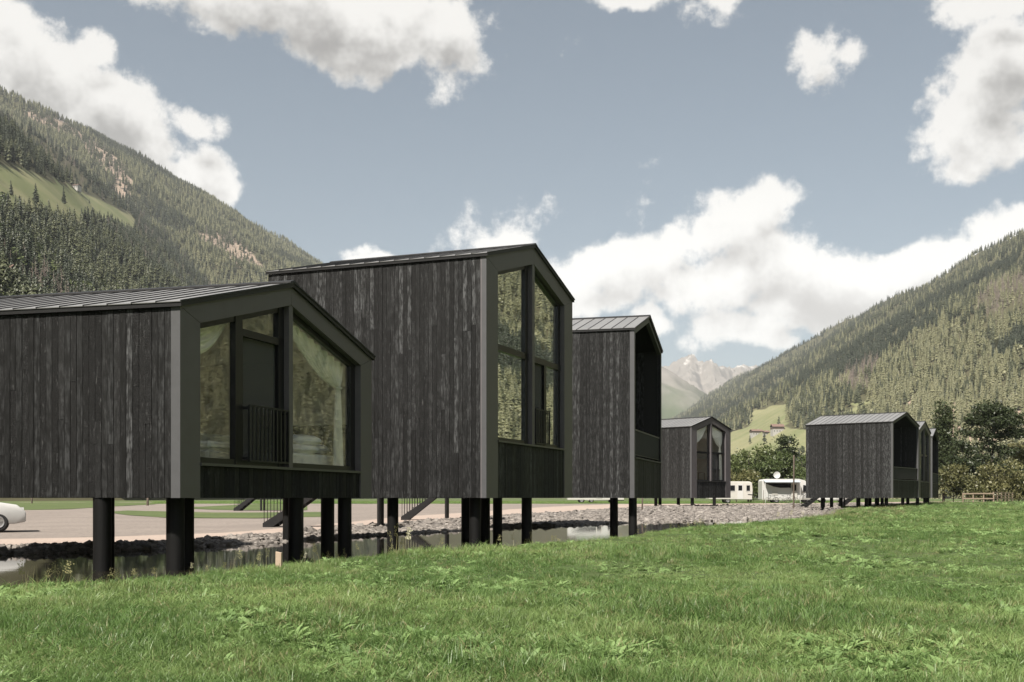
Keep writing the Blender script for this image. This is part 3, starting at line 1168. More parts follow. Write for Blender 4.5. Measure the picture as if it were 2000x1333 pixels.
def boards(c, parent, origin_fn, direction, length, z0, z1, w, material, normal, split=None, seed=0, dark=0.0):
    """vertical boards, each an object of its own"""
    r = random.Random(seed)
    n = max(1, int(round(length / w)))
    w = length / n
    rz = math.atan2(direction.y, direction.x)
    for i in range(n):
        cuts = [z0, z1] if not split else [z0] + split(r) + [z1]
        for k in range(len(cuts) - 1):
            a, b = round(cuts[k], 2), round(cuts[k + 1], 2)
            m_ = material
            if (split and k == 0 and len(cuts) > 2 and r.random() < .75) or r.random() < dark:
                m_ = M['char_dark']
            p = origin_fn(i * w) + normal * (-.016 + r.uniform(-.004, .004)) + Vector((0, 0, a + .002))
            link('board', board_mesh(w, b - a - .004, m_), parent, p, rz)


def boards_joined(c, name, parent, origin_fn, direction, length, z0, z1, w, material, normal, seed=0, ztop=None):
    r = random.Random(seed)
    n = max(1, int(round(length / w)))
    w = length / n
    mb = MB()
    for i in range(n):
        o = origin_fn(i * w + .003) + normal * (-.03) + Vector((0, 0, z0))
        h = (z1 if ztop is None else ztop((i + .5) * w)) - z0
        mb.hexa(o, direction * (w - .006), normal * (.03 + r.uniform(-.006, .003)), (0, 0, h))
    return tag(mb.build(name, material, parent), kind='stuff')


def pile_parts(c, root, spots):
    for (px, D) in spots:
        p = P2(px, D)
        zb = float(ground_z(p.x, p.y)) - .35
        mb = MB()
        r = random.Random(int(px * 7 + D))
        n = 14
        vs, fs = [], []
        lv = np.linspace(zb, .02, 7)
        for k, z in enumerate(lv):
            for i in range(n):
                t = 2 * math.pi * i / n
                rr = .148 * (1 + .025 * math.sin(3 * t + px) + r.uniform(-.01, .01)) * (1.03 - .02 * k / 6)
                vs.append((p.x + rr * math.cos(t), p.y + rr * math.sin(t), z))
        for k in range(6):
            for i in range(n):
                fs.append((k * n + i, k * n + (i + 1) % n, (k + 1) * n + (i + 1) % n, (k + 1) * n + i))
        mb.add(vs, fs)
        mb.build('pile', M['pile'], root, smooth=True)


def build_cabin(A, B, L, kind, label, piles, U=None, fine=True, seed=0, glass='glass'):
    tall = kind != 'low'
    c = Cab(A, B, L, 6.13 if tall else 3.07, 7.18 if tall else 4.13, U)
    W, mid, E_, Rg = c.W, c.mid, c.eave, c.ridge - .11
    root = thing('cabin', A + Vector((0, 0, float(ground_z(A.x, A.y)))), label, 'cabin', 'charred timber cabins on piles')
    loggia = kind == 'loggia'
    jw = .2 if loggia else (.57 if not tall else .8)
    tw = .17 if loggia else (.34 if not tall else .46)      # depth of the gable band below the roof line
    sill = 1.5 if tall else .58
    up = Vector((0, 0, 1))
    # walls
    sw = MB().hexa(c.T(.01, 0, .02) - c.Mn * .2, c.U * (L - .02), c.Mn * .165, up * (E_ - .03)).build('side_wall', M['backing'], root)
    tw_ = .17
    if fine:
        split = None
        if tall:
            split = lambda r: [r.uniform(1.1, 2.3), r.uniform(3.6, 5.4)] if r.random() < .6 else [r.uniform(1.2, 3.4)]
        else:
            split = lambda r: ([r.uniform(.7, 1.3)] if r.random() < .35 else ([r.uniform(1.7, 2.2)] if r.random() < .3 else []))
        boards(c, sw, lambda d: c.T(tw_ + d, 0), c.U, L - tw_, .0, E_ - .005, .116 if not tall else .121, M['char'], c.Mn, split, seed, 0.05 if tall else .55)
    else:
        boards_joined(c, 'cladding', sw, lambda d: c.T(tw_ + d, 0), c.U, L - tw_, .0, E_ - .005, .125, M['char'], c.Mn, seed)
    MB().hexa(c.T(.0, 0, 0) - c.Mn * .03, c.U * (tw_ - .004), c.Mn * .032, up * (E_ - .004)).build('corner_trim', M['trim'], root)
    fw = MB().hexa(c.T(.01, W, .02) + c.Mn * .035, c.U * (L - .02), c.Mn * .165, up * (E_ - .03)).build('side_wall', M['backing'], root)
    boards_joined(c, 'cladding', fw, lambda d: c.T(.18 + d, W), c.U, L - .2, 0, E_ - .005, .13, M['char'], -c.Mn, seed + 1)
    top_f = lambda d: c.top(.02 + d) - .01
    if loggia:
        bw = MB().prism([c.T(L - .2, v, z) for v, z in ((.2, .02), (W - .2, .02), (W - .2, E_), (mid, Rg - .03), (.2, E_))], c.U * .17).build('back_wall', M['backing'], root)
        boards_joined(c, 'cladding', bw, lambda d: c.T(L, .02 + d), c.V, W - .04, 0, E_, .13, M['char'], c.U, seed + 2, top_f)
    else:
        # unseen back gable: glazing added here to bring daylight into the room
        mbw = MB()
        o0, o1, zo0, zo1 = .9, W - .9, .5, E_ - .3
        for poly in (((.2, .02), (W - .2, .02), (W - .2, zo0), (.2, zo0)), ((.2, zo0), (o0, zo0), (o0, zo1), (.2, zo1)), ((o1, zo0), (W - .2, zo0), (W - .2, zo1), (o1, zo1)),
                     ((.2, zo1), (W - .2, zo1), (W - .2, E_), (mid, Rg - .03), (.2, E_))):
            mbw.prism([c.T(L - .2, v, z) for v, z in poly], c.U * .17)
        bw = mbw.build('back_wall', M['backing'], root)
        boards_joined(c, 'cladding', bw, lambda d: c.T(L, .02 + d), c.V, W - .04, 0, zo0, .13, M['char'], c.U, seed + 2)
        boards_joined(c, 'cladding', bw, lambda d: c.T(L, .02 + d), c.V, o0 - .02, zo0, zo1, .13, M['char'], c.U, seed + 3)
        boards_joined(c, 'cladding', bw, lambda d: c.T(L, o1 + d), c.V, W - .02 - o1, zo0, zo1, .13, M['char'], c.U, seed + 4)
        boards_joined(c, 'cladding', bw, lambda d: c.T(L, .02 + d), c.V, W - .04, zo1, E_, .13, M['char'], c.U, seed + 5, top_f)
        for k in range(3):  # panes and mullions of the added glazing
            a_, b_ = o0 + (o1 - o0) * k / 3, o0 + (o1 - o0) * (k + 1) / 3
            MB().hexa(c.T(L - .12, a_ + .04, zo0), c.V * (b_ - a_ - .08), c.U * .012, up * (zo1 - zo0)).build('pane', M['glass_far'], bw)
            MB().hexa(c.T(L - .15, b_ - .04, zo0), c.V * .08, c.U * .08, up * (zo1 - zo0)).build('mullion', M['frame'], bw)
    MB().hexa(c.T(.06, .06, 0), c.U * (L - .1), c.V * (W - .12), up * .24).build('floor_slab', M['backing'], root)
    # roof
    th = .07
    ov = .05
    prof = [(-ov, E_ - c.slope * ov), (mid, Rg), (W + ov, E_ - c.slope * ov), (W + ov, E_ - c.slope * ov + th), (mid, Rg + th), (-ov, E_ - c.slope * ov + th)]
    rf = MB().prism([c.T(-.05, v, z) for v, z in prof], c.U * (L + .1)).build('roof', M['steel'], root)
    nst = int(round((L + .1) / .44))
    wst = (L + .1) / nst
    for side in (0, 1):
        v0, v1 = (-ov - .015, mid) if side == 0 else (W + ov + .015, mid)
        z0, z1 = E_ - c.slope * (ov + .015) + th + .003, Rg + th + .003
        e = c.V * (v1 - v0) + up * (z1 - z0)
        nrm = Vector(e).cross(c.U)
        nrm = (nrm if nrm.z > 0 else -nrm).normalized()
        for i in range(nst):
            MB().hexa(c.T(-.055 + i * wst + .004, v0, z0), c.U * (wst - .008), e, nrm * .012).build('roof_panel', M['roof'], rf)
        for i in range(nst + 1):
            MB().hexa(c.T(-.055 + i * wst - .012, v0, z0), c.U * .024, e, nrm * .03).build('seam', M['seam'], rf)
    MB().prism([c.T(-.06, mid + dv, Rg + th + dz) for dv, dz in ((-.14, -.01), (0, .035), (.14, -.01), (.14, .02), (0, .065), (-.14, .02))], c.U * (L + .12)).build('ridge_cap', M['seam'], rf)
    # gable frame panels, mitred where they meet
    g = .003
    ji = c.top(jw) - tw
    ap = Rg - tw
    pm = M['trim'] if loggia else M['panel']
    dep = -.16
    for poly in ([(0, 0), (jw, 0), (jw, ji - g), (0, E_ - 2 * g)],
                 [(W - jw, 0), (W, 0), (W, E_ - 2 * g), (W - jw, ji - g)],
                 [(g, E_ + g), (jw + g, ji + g), (mid - g, ap), (mid - g, Rg - g)],
                 [(W - g, E_ + g), (mid + g, Rg - g), (mid + g, ap), (W - jw - g, ji + g)]):
        c.gprism(poly, dep, .0).build('gable_panel', pm, root)
    # low front wall of upright boards under the sill
    wall = c.gprism([(jw, .02), (W - jw, .02), (W - jw, sill - .03), (jw, sill - .03)], -.2, -.06).build('front_wall', M['backing'], root)
    if fine:
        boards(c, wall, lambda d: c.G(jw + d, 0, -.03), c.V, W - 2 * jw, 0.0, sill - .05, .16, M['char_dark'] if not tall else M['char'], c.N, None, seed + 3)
    else:
        boards_joined(c, 'cladding', wall, lambda d: c.G(jw + d, 0, -.03), c.V, W - 2 * jw, 0, sill - .05, .16, M['char'], c.N, seed + 3)
    c.gprism([(jw - .0, sill - .045), (W - jw, sill - .045), (W - jw, sill), (jw, sill)], -.21, .03).build('sill', M['trim'] if loggia else M['sill'], root)
    if loggia:
        d = 2.6
        room = MB()
        zf = sill - .1
        room.hexa(c.T(.17, .2, zf - .06), c.U * d, c.V * (W - .4), up * .05)
        room.build('loggia_floor', M['oak'], root)
        boards_joined(c, 'loggia_cladding', root, lambda q: c.T(.17 + q, W - .2), c.U, d, zf, c.top(.2) - .05, .14, M['char'], -c.V, seed + 5)
        boards_joined(c, 'loggia_cladding', root, lambda q: c.T(.17 + q, .2), c.U, d, zf, c.top(.2) - .05, .14, M['char'], c.V, seed + 6)
        for sgn in (0, 1):
            v0, v1 = (.2, mid) if sgn == 0 else (W - .2, mid)
            MB().add([c.T(.17, v0, c.top(.2) - .04), c.T(.17, v1, Rg - .04), c.T(.17 + d, v1, Rg - .04), c.T(.17 + d, v0, c.top(.2) - .04)], [(0, 1, 2, 3)]).build('loggia_ceiling', M['char_dark'], root)
        back = MB().prism([c.T(.17 + d, v, z) for v, z in ((.2, zf), (W - .2, zf), (W - .2, c.top(.2) - .03), (mid, Rg - .03), (.2, c.top(.2) - .03))], c.U * .1).build('loggia_wall', M['char_dark'], root)
        for va, vb in ((.8, 3.0), (mid + .4, W - .8)):
            MB().hexa(c.T(.17 + d - .03, va, zf + .1), c.V * (vb - va), up * 2.2, c.U * .02).build('pane', M['dark_glass'], back)
        rl = MB()
        c.gbar(rl, (jw, 2.52), (W - jw, 2.52), .045, -.10, -.06)
        rail = rl.build('balustrade', M['sill'], root)
        rb = MB()
        c.gbar(rb, (jw, sill + .1), (W - jw, sill + .1), .03, -.10, -.07)
        rb.build('bottom_rail', M['steel'], rail)
        c.gprism([(jw, sill + .1), (W - jw, sill + .1), (W - jw, 2.5), (jw, 2.5)], -.09, -.08).build('balustrade_panel', M['backing'], rail)
        for k in range(5):
            vv = jw + .05 + (W - 2 * jw - .1) * k / 4
            b_ = MB()
            c.gbar(b_, (vv, sill), (vv, 2.5), .03, -.115, -.095)
            b_.build('baluster', M['steel'], rail)
    else:
        glaze(c, root, tall, jw, tw, sill, ji, ap, M[glass])
        # room
        zf = .35
        room = MB()
        a, b_, d = .3, W - .3, L - .22
        ct = lambda v: c.top(v) - .14
        room.add([c.T(.25, a, zf), c.T(.25, b_, zf), c.T(d, b_, zf), c.T(d, a, zf)], [(0, 1, 2, 3)])
        room.build('room_floor', M['oak'], root)
        lin = MB()
        lin.add([c.T(.25, a, zf), c.T(d, a, zf), c.T(d, a, ct(a)), c.T(.25, a, ct(a))], [(0, 1, 2, 3)])
        lin.add([c.T(.25, b_, zf), c.T(d, b_, zf), c.T(d, b_, ct(a)), c.T(.25, b_, ct(a))], [(0, 1, 2, 3)])
        lin.add([c.T(.25, a, ct(a)), c.T(d, a, ct(a)), c.T(d, mid, ct(mid)), c.T(.25, mid, ct(mid))], [(0, 1, 2, 3)])
        lin.add([c.T(.25, b_, ct(a)), c.T(d, b_, ct(a)), c.T(d, mid, ct(mid)), c.T(.25, mid, ct(mid))], [(0, 1, 2, 3)])
        lin.build('room_lining', M['lining'], root)
        if tall:
            MB().hexa(c.T(2.2, a, 3.55), c.U * (d - 4.0), c.V * (b_ - a), up * .18).build('upper_floor', M['lining'], root)
    pile_parts(c, root, piles)
    return root, c


def glaze(c, root, tall, jw, tw, sill, ji, ap, gm):
    W, mid = c.W, c.mid
    n0, n1 = -.22, -.13
    tl = lambda v: c.top(v) - tw
    fr = MB()
    fwid = .07
    # outer frame round the opening
    c.gbar(fr, (jw + fwid / 2, sill), (jw + fwid / 2, tl(jw + fwid) + .02), fwid, n0, n1)
    c.gbar(fr, (W - jw - .11, sill), (W - jw - .11, tl(jw + .1) + .02), .22, n0, n1 - .01)
    c.gbar(fr, (jw, sill + .05), (W - jw, sill + .05), .10, n0 + .005, n1 - .005)
    c.gbar(fr, (jw, ji - .05), (mid, ap - .05), .11, n0 + .004, n1 - .004)
    c.gbar(fr, (W - jw, ji - .05), (mid, ap - .05), .11, n0 + .003, n1 - .003)
    win = fr.build('window', M['frame'], root)
    p = MB()
    c.gbar(p, (mid, sill), (mid, ap + .02), .15 if not tall else .2, -.24, -.012)
    p.build('centre_post', M['panel'], win)

    def pane(poly, m_=gm, nm='pane', nn=-.18):
        c.gprism(poly, nn - .012, nn).build(nm, m_, win)

    def member(p, q, w, nm='mullion', a=-.235, b=-.12):
        mb = MB()
        c.gbar(mb, p, q, w, a, b)
        return mb.build(nm, M['frame'], win)

    def railing(va, vb, za, zb, nb, n=.0):
        mb = MB()
        c.gbar(mb, (va, zb), (vb, zb), .03, n - .03, n + .01)
        c.gbar(mb, (va, za), (vb, za), .03, n - .03, n + .01)
        c.gbar(mb, (va, za), (va, zb), .03, n - .031, n + .009)
        c.gbar(mb, (vb, za), (vb, zb), .03, n - .031, n + .009)
        c.gbar(mb, (va, zb - .02), (va, zb - .06), .02, -.2, n)
        rl = mb.build('railing', M['steel'], root)
        for k in range(1, nb):
            v = va + (vb - va) * k / nb
            b2 = MB()
            c.gbar(b2, (v, za), (v, zb), .045, n - .02, n + .0)
            b2.build('baluster', M['steel'], rl)
        for (v, z) in ((va, za + .05), (va, zb - .06), (vb, za + .05), (vb, zb - .06)):
            b2 = MB()
            c.gbar(b2, (v - .02, z), (v + .02, z), .03, -.15, n - .03)
            b2.build('bracket', M['steel'], rl)
    if not tall:
        m1a, m1b, dr = 1.86, 2.10, mid - .28
        pane([(jw + .05, sill + .08), (m1a + .02, sill + .08), (m1a + .02, tl(m1a) - .05), (jw + .05, tl(jw + .05) - .05)])
        member(((m1a + m1b) / 2, sill), ((m1a + m1b) / 2, tl(m1a) + .03), m1b - m1a)
        member((m1b, 2.95), (mid - .05, 2.95), .13, 'transom')
        member((dr + .1, sill), (dr + .1, tl(dr)), .2)
        pane([(m1b, 3.0), (dr + .02, 3.0), (dr + .02, tl(dr) - .06), (m1b, tl(m1b) - .06)])
        pane([(m1b, sill + .08), (dr + .02, sill + .08), (dr + .02, 2.9), (m1b, 2.9)], M['screen'], 'insect_screen', -.2)
        pane([(mid + .07, sill + .08), (W - jw - .2, sill + .08), (W - jw - .2, tl(jw + .2) - .05), (mid + .07, tl(mid + .07) - .05)])
        railing(m1b + .02, mid - .13, .66, 1.65, 10, .01)
    else:
        zt = 3.97
        member((jw, zt), (mid - .05, zt), .17, 'transom')
        member((mid + .05, zt), (W - jw, zt), .17, 'transom')
        member((mid - .28, sill), (mid - .28, tl(mid - .28)), .2)
        member((mid + .17, sill), (mid + .17, tl(mid + .17)), .14)
        pane([(jw + .05, zt + .05), (mid - .36, zt + .05), (mid - .36, tl(mid - .36) - .04), (jw + .05, tl(jw + .05) - .04)])
        pane([(jw + .05, sill + .08), (mid - .36, sill + .08), (mid - .36, zt - .06), (jw + .05, zt - .06)])
        pane([(mid + .22, zt + .05), (W - jw - .2, zt + .05), (W - jw - .2, tl(jw + .2) - .04), (mid + .22, tl(mid + .22) - .04)])
        vd = 4.82 if W > 6.9 else mid + 1.2
        member((vd + .1, sill), (vd + .1, zt), .2)
        pane([(mid + .22, sill + .08), (vd + .02, sill + .08), (vd + .02, zt - .06), (mid + .22, zt - .06)], M['screen'], 'insect_screen', -.2)
        pane([(vd + .18, sill + .08), (W - jw - .2, sill + .08), (W - jw - .2, zt - .06), (vd + .18, zt - .06)])
        railing(mid + .16, vd + .12, 1.56, 2.53, 8, .01)


cabin1, C1 = build_cabin(P2(352, 18), P2(726, 25), 7.5, 'low', 'low single storey black cabin with tied curtains and bed behind its gable window',
                         [(200, 18.55), (343, 18.7), (363, 20.8), (578, 22.1), (640, 24.9), (673, 24.3), (201, 26.2), (208, 22.5), (-24, 23.2), (-51, 19.5)],
                         U=(-.966, .257, 0), seed=11, glass='glass_clear')
cabin2, C2 = build_cabin(P2(950, 28.5), P2(1118, 35.2), 6.5, 'window', 'tall black cabin with two storey gable window, standing between low cabin and loggia cabin',
                         [(767, 30.1), (911, 33), (928, 29.2), (948, 35.4), (972, 36), (1029, 32.3), (563, 31.3), (675, 34.1), (769, 36.9)],
                         U=(-.929, .369, 0), seed=23)
cabin3, C3 = build_cabin(P2(1239, 41), P2(1292, 47.6), 6.5, 'loggia', 'tall black cabin with open loggia gable, rising beside the two storey window cabin',
                         [(1199, 42.7), (1236, 41.7), (1200, 47), (1237, 46.5)], fine=False, seed=37)
cabin4, C4 = build_cabin(P2(1351, 97), P2(1427, 101.6), 6.5, 'window', 'distant black cabin with white tied curtains in gable window, beside white caravan',
                         [(1281, 100.5), (1289, 102), (1325, 99.5), (1352, 97.5), (1395, 99.3)], fine=False, seed=41, glass='glass_far')
cabin5, C5 = build_cabin(P2(1744, 91), P2(1795, 97), 7.4, 'loggia', 'black cabin with open loggia and long seamed roof at the right end of pond',
                         [(1608, 95.6), (1624, 99.5), (1642, 94.6), (1677, 93.6), (1692, 97), (1699, 99.5), (1714, 98.5), (1723, 101), (1731, 92)],
                         U=(-.79, .612, 0), fine=False, seed=43)
cabin6, C6 = build_cabin(P2(1795, 102.3), P2(1817.5, 108), 6.5, 'window', 'black cabin with narrow visible window gable, close behind the right loggia cabin',
                         [(1763, 103.5), (1773, 105), (1792, 103)], fine=False, seed=47)
cabin7, C7 = build_cabin(P2(1821, 113), P2(1833, 119.5), 6.5, 'loggia', 'black cabin showing only a gable sliver, last in row before the trees',
                         [(1806, 113.8), (1812, 115)], fine=False, seed=53)

# ------------------------------------------------------------------ furnishings behind the glass


def curtain(c, name_label, va, vb, ztop, tie, foot, inset=.34, pleats=9, n=72, rows=34, group=None):
    """cloth gathered from a sloping rail to a tie-back, then hanging to the floor"""
    vs, fs = [], []
    for j in range(rows):
        t = j / (rows - 1)
        for i in range(n):
            s_ = i / (n - 1)
            v0 = va + (vb - va) * s_
            top = (v0, ztop(v0))
            k = (tie[0] + (s_ - .5) * .16, tie[1])
            fo = (foot[0] + (s_ - .5) * foot[2], foot[1])
            if t < .6:
                q = t / .6
                cx = top[0] * .45 + k[0] * .55
                cz = min(top[1], k[1] + .35) * .35 + k[1] * .65 - .05
                x = (1 - q) ** 2 * top[0] + 2 * q * (1 - q) * cx + q * q * k[0]
                z = (1 - q) ** 2 * top[1] + 2 * q * (1 - q) * cz + q * q * k[1]
                amp = .055 * (1 - .6 * q)
            else:
                q = (t - .6) / .4
                e = q ** .6
                x = k[0] + (fo[0] - k[0]) * e
                z = k[1] + (fo[1] - k[1]) * q
                amp = .03 + .02 * q
            nn = -inset + amp * math.sin(s_ * pleats * 6.283 + .4 * math.sin(t * 5))
            vs.append(c.G(x, z, nn))
    for j in range(rows - 1):
        for i in range(n - 1):
            fs.append((j * n + i, j * n + i + 1, (j + 1) * n + i + 1, (j + 1) * n + i))
    mb = MB().add(vs, fs)
    o = mb.build('curtain', M['curtain'], None, True)
    tag(o, name_label, 'curtain', group)
    tb = MB().torus(c.G(tie[0], tie[1], -inset), (0, 0, 1), .08, .018, 14, 6)
    tb.build('tie_band', M['curtain'], o)
    return o


tl1 = lambda v: C1.top(v) - .42
curtain(C1, 'ivory curtain tied to right jamb of low cabin window, sweeping down from ridge', C1.mid + .1, C1.W - .75, tl1, (C1.W - 1.0, 2.35), (C1.W - .98, .42, .42))
# short swag and side drop at the left pane
vs, fs = [], []
for j in range(16):
    for i in range(40):
        s_, t = i / 39, j / 15
        v = .5 + 1.5 * s_
        sag = 4 * s_ * (1 - s_)
        vs.append(C1.G(v, C1.top(v) - .40 - t * (.10 + .42 * sag), -.4 + .03 * math.sin(t * 22 + s_ * 3)))
for j in range(15):
    for i in range(39):
        fs.append((j * 40 + i, j * 40 + i + 1, (j + 1) * 40 + i + 1, (j + 1) * 40 + i))
tag(MB().add(vs, fs).build('curtain', M['curtain'], None, True), 'ivory swag drooping across top of the left pane of low cabin', 'curtain')
curtain(C1, 'narrow ivory curtain hanging along left jamb of low cabin window', .42, .75, lambda v: 2.5, (.5, 1.3), (.55, .42, .34), pleats=5, n=40)
curtain(C4, 'white curtain tied back at left jamb of distant gable window', .6, C4.mid - .1, lambda v: C4.top(v) - .5, (.95, 4.75), (.95, 1.55, .5), group=None)
curtain(C4, 'white curtain tied back at right jamb of distant gable window', C4.mid + .1, C4.W - .6, lambda v: C4.top(v) - .5, (C4.W - 1.3, 4.55), (C4.W - 1.2, 1.55, .8))


def cushion(c, u, v, z, su, sv, sz, tilt, label, group, rot=0.0):
    mb = MB()
    n, m = 14, 14
    vs, fs = [], []
    ca, sa = math.cos(tilt), math.sin(tilt)
    for sgn in (1, -1):
        for i in range(n + 1):
            for j in range(m + 1):
                a, b = i / n * 2 - 1, j / m * 2 - 1
                k = (max(0, 1 - a ** 4) * max(0, 1 - b ** 4)) ** .5
                px_, py_ = a * (1 - .08 * (b * b)), b * (1 - .08 * (a * a))
                hz = sgn * sz / 2 * k
                du, dv = px_ * su / 2, py_ * sv / 2
                dz = hz * ca + du * sa
                du2 = du * ca - hz * sa
                r0, r1 = math.cos(rot), math.sin(rot)
                vs.append(c.T(u + du2 * r0 - dv * r1, v + du2 * r1 + dv * r0, z + sz / 2 + dz))
    K = (n + 1) * (m + 1)
    for h_ in (0, K):
        for i in range(n):
            for j in range(m):
                fs.append((h_ + i * (m + 1) + j, h_ + (i + 1) * (m + 1) + j, h_ + (i + 1) * (m + 1) + j + 1, h_ + i * (m + 1) + j + 1))
    return tag(mb.add(vs, fs).build('pillow', M['linen'], None, True), label, 'pillow', group)


bd = thing('bed', C1.T(1.4, 5.95, .36), 'white bed with dark headboard behind right pane of the low cabin', 'bed')
MB().hexa(C1.T(.55, 4.88, .36), C1.U * 1.7, C1.V * 2.1, (0, 0, .3)).build('bed_frame', M['oak'], bd, bevel=.02)
MB().hexa(C1.T(.58, 4.91, .66), C1.U * 1.64, C1.V * 2.04, (0, 0, .26)).build('mattress', M['linen'], bd, bevel=.05)
MB().hexa(C1.T(.4, 6.99, .36), C1.U * 2.2, C1.V * .03, (0, 0, 1.25)).build('headboard', M['post'], bd, bevel=.01)
for (u, v, z, t, rt, lb) in ((.80, 5.55, .92, .1, .2, 'white pillow lying flat at window edge of low cabin bed'), (.9, 6.35, .98, .2, 0, 'white pillow leaning towards the headboard of low cabin bed'),
                             (.9, 5.85, 1.13, .15, .5, 'topmost twisted white pillow on the pile on low cabin bed'), (1.5, 6.2, .94, .1, .1, 'white pillow at back of the pile on low cabin bed')):
    cushion(C1, u, v, z, .5, .75, .2, t, lb, 'pillows on the low cabin bed', rt)
sf = thing('daybed', C1.T(.9, 2.6, .36), 'pale upholstered daybed behind left pane of the low cabin', 'daybed')
MB().hexa(C1.T(.5, 1.6, .36), C1.U * .95, C1.V * 2.3, (0, 0, .5)).build('seat', M['blanket'], sf, bevel=.05)
MB().hexa(C1.T(1.3, 1.6, .36), C1.U * .2, C1.V * 2.3, (0, 0, .85)).build('backrest', M['blanket'], sf, bevel=.05)
MB().hexa(C1.T(.5, 1.65, .865), C1.U * .8, C1.V * 1.1, (0, 0, .14)).build('seat_cushion', M['linen'], sf, bevel=.04)
b2 = thing('bed', C2.T(1.4, 1.8, .36), 'bed with tall dark headboard behind lower left pane of two storey window', 'bed')
MB().hexa(C2.T(.6, .95, .36), C2.U * 2.0, C2.V * 1.7, (0, 0, 1.3)).build('mattress', M['linen'], b2, bevel=.05)
MB().hexa(C2.T(2.65, .9, .36), C2.U * .1, C2.V * 1.9, (0, 0, 2.2)).build('headboard', M['oak'], b2, bevel=.01)
d4 = thing('desk', C4.T(1.2, 2.4, .36), 'dark desk seen through the distant curtained gable window', 'desk')
MB().hexa(C4.T(.8, 1.8, 2.2), C4.U * .7, C4.V * 1.5, (0, 0, .06)).build('desk_top', M['oak'], d4)
for a in (0, .64):
    for b in (0, 1.44):
        MB().hexa(C4.T(.8 + a, 1.8 + b, .36), C4.U * .06, C4.V * .06, (0, 0, 1.84)).build('leg', M['oak'], d4)
tv = MB().hexa(C4.T(1.5, 1.5, 2.5), C4.U * .06, C4.V * 1.2, (0, 0, .8)).build('monitor', M['black_plastic'], d4)

# ------------------------------------------------------------------ stairs, posts, stake


def staircase(px, Y, rise_to, label, n=9, width=1.1, run=.24):
    x0 = (px - 1000) / F * Y
    zg = float(ground_z(x0, Y))
    t = thing('staircase', (x0, Y, zg), label, 'stairs', 'steel stairs up to the cabins')
    H = rise_to - zg
    n = max(4, int(round(H / .185)))
    st = H / n
    for s in (0, width):
        MB().prism([(x0, Y + s, zg - .05), (x0 + .26, Y + s, zg - .05), (x0 + n * run + .2, Y + s, rise_to - .1), (x0 + n * run + .2, Y + s, rise_to + .08), (x0, Y + s, zg + .15)], (0, .05, 0)).build('stringer', M['steel'], t)
        rl = MB().tube((x0 + .05, Y + s + .02, zg + 1.05), (x0 + n * run, Y + s + .02, rise_to + 1.0), .022, n=6).build('handrail', M['steel'], t)
        for k in range(n * 2 + 1):
            f = k / (n * 2)
            xx = x0 + .05 + (n * run - .05) * f
            zz = zg + (rise_to - zg) * f
            MB().tube((xx, Y + s + .02, zz), (xx, Y + s + .02, zz + 1.03), .013, n=5).build('baluster', M['steel'], rl)
    for k in range(n):
        MB().box(x0 + k * run + .05, x0 + (k + 1) * run + .08, Y + .055, Y + width - .005, zg + (k + 1) * st - .04, zg + (k + 1) * st).build('tread', M['sill'], t)
    xe = x0 + n * run + .2
    MB().box(xe, xe + 2.2, Y, Y + width + .05, rise_to - .1, rise_to + .06).build('landing', M['steel'], t)
    for xx in (xe + .15, xe + 2.0):
        for s in (.1, width - .05):
            z_ = float(ground_z(xx, Y + s)) - .2
            MB().tube((xx, Y + s, z_), (xx, Y + s, rise_to - .1), .07, n=8).build('post', M['steel'], t)
    return t


staircase(513, 40, .35, 'black steel stairs with balusters rising from pink path behind the low cabin')
staircase(783, 50.5, .35, 'black steel stairs rising from path behind the two storey window cabin')
staircase(456, 74, .35, 'small dark stairs far back beside the lawn beds')
staircase(1567, 103, .35, 'dark stairs leading up under the right loggia cabin beside motorhome')
staircase(1640, 112, .35, 'dark stairs behind the piles of the right loggia cabin')


def post(px, Y, top, r, label, m_='post'):
    x = (px - 1000) / F * Y
    z = float(ground_z(x, Y))
    mb = MB()
    vs, fs = [], []
    rr = random.Random(px)
    n = 8
    lv = [z - .2, z + .05, z + (top - z) * .5, top - .02, top]
    for k, zz in enumerate(lv):
        for i in range(n):
            t = 6.283 * i / n
            q = r * (1.0 - .15 * k / 4) * (.75 if k == 4 else 1) * rr.uniform(.94, 1.05)
            vs.append((x + q * math.cos(t) + .01 * k, Y + q * math.sin(t), zz))
    for k in range(4):
        for i in range(n):
            fs.append((k * n + i, k * n + (i + 1) % n, (k + 1) * n + (i + 1) % n, (k + 1) * n + i))
    fs.append(list(range(4 * n, 5 * n)))
    return tag(mb.add(vs, fs).build('wooden_post', M[m_], None, True), label, 'post')


post(1550, 97.5, 3.7, .075, 'tall slender brown post on path in front of motorhome')
post(1491, 128, .9, .03, 'thin low pole on grass beside the motorhome awning')
post(1254, 80, .02, .06, 'short brown post on path behind the tall loggia cabin')
post(288, 104, .05, .12, 'short dark post on lawn bed behind the low cabin')
post(62, 130, .1, .10, 'short dark post at far edge of lawn beside parked car')
x_, y_ = (543 - 1000) / F * 17.6, 17.6
z_ = float(ground_z(x_, y_))
stk = MB().prism([(x_ - .045, y_, z_ - .25), (x_ + .045, y_, z_ - .25), (x_ + .05, y_, z_ + .24), (x_ - .04, y_, z_ + .26)], (.01, .045, 0))
tag(stk.build('wooden_stake', M['stake'], None, bevel=.004), 'short pale sawn wooden stake stuck in grass at pond edge', 'stake')

# ------------------------------------------------------------------ vehicles


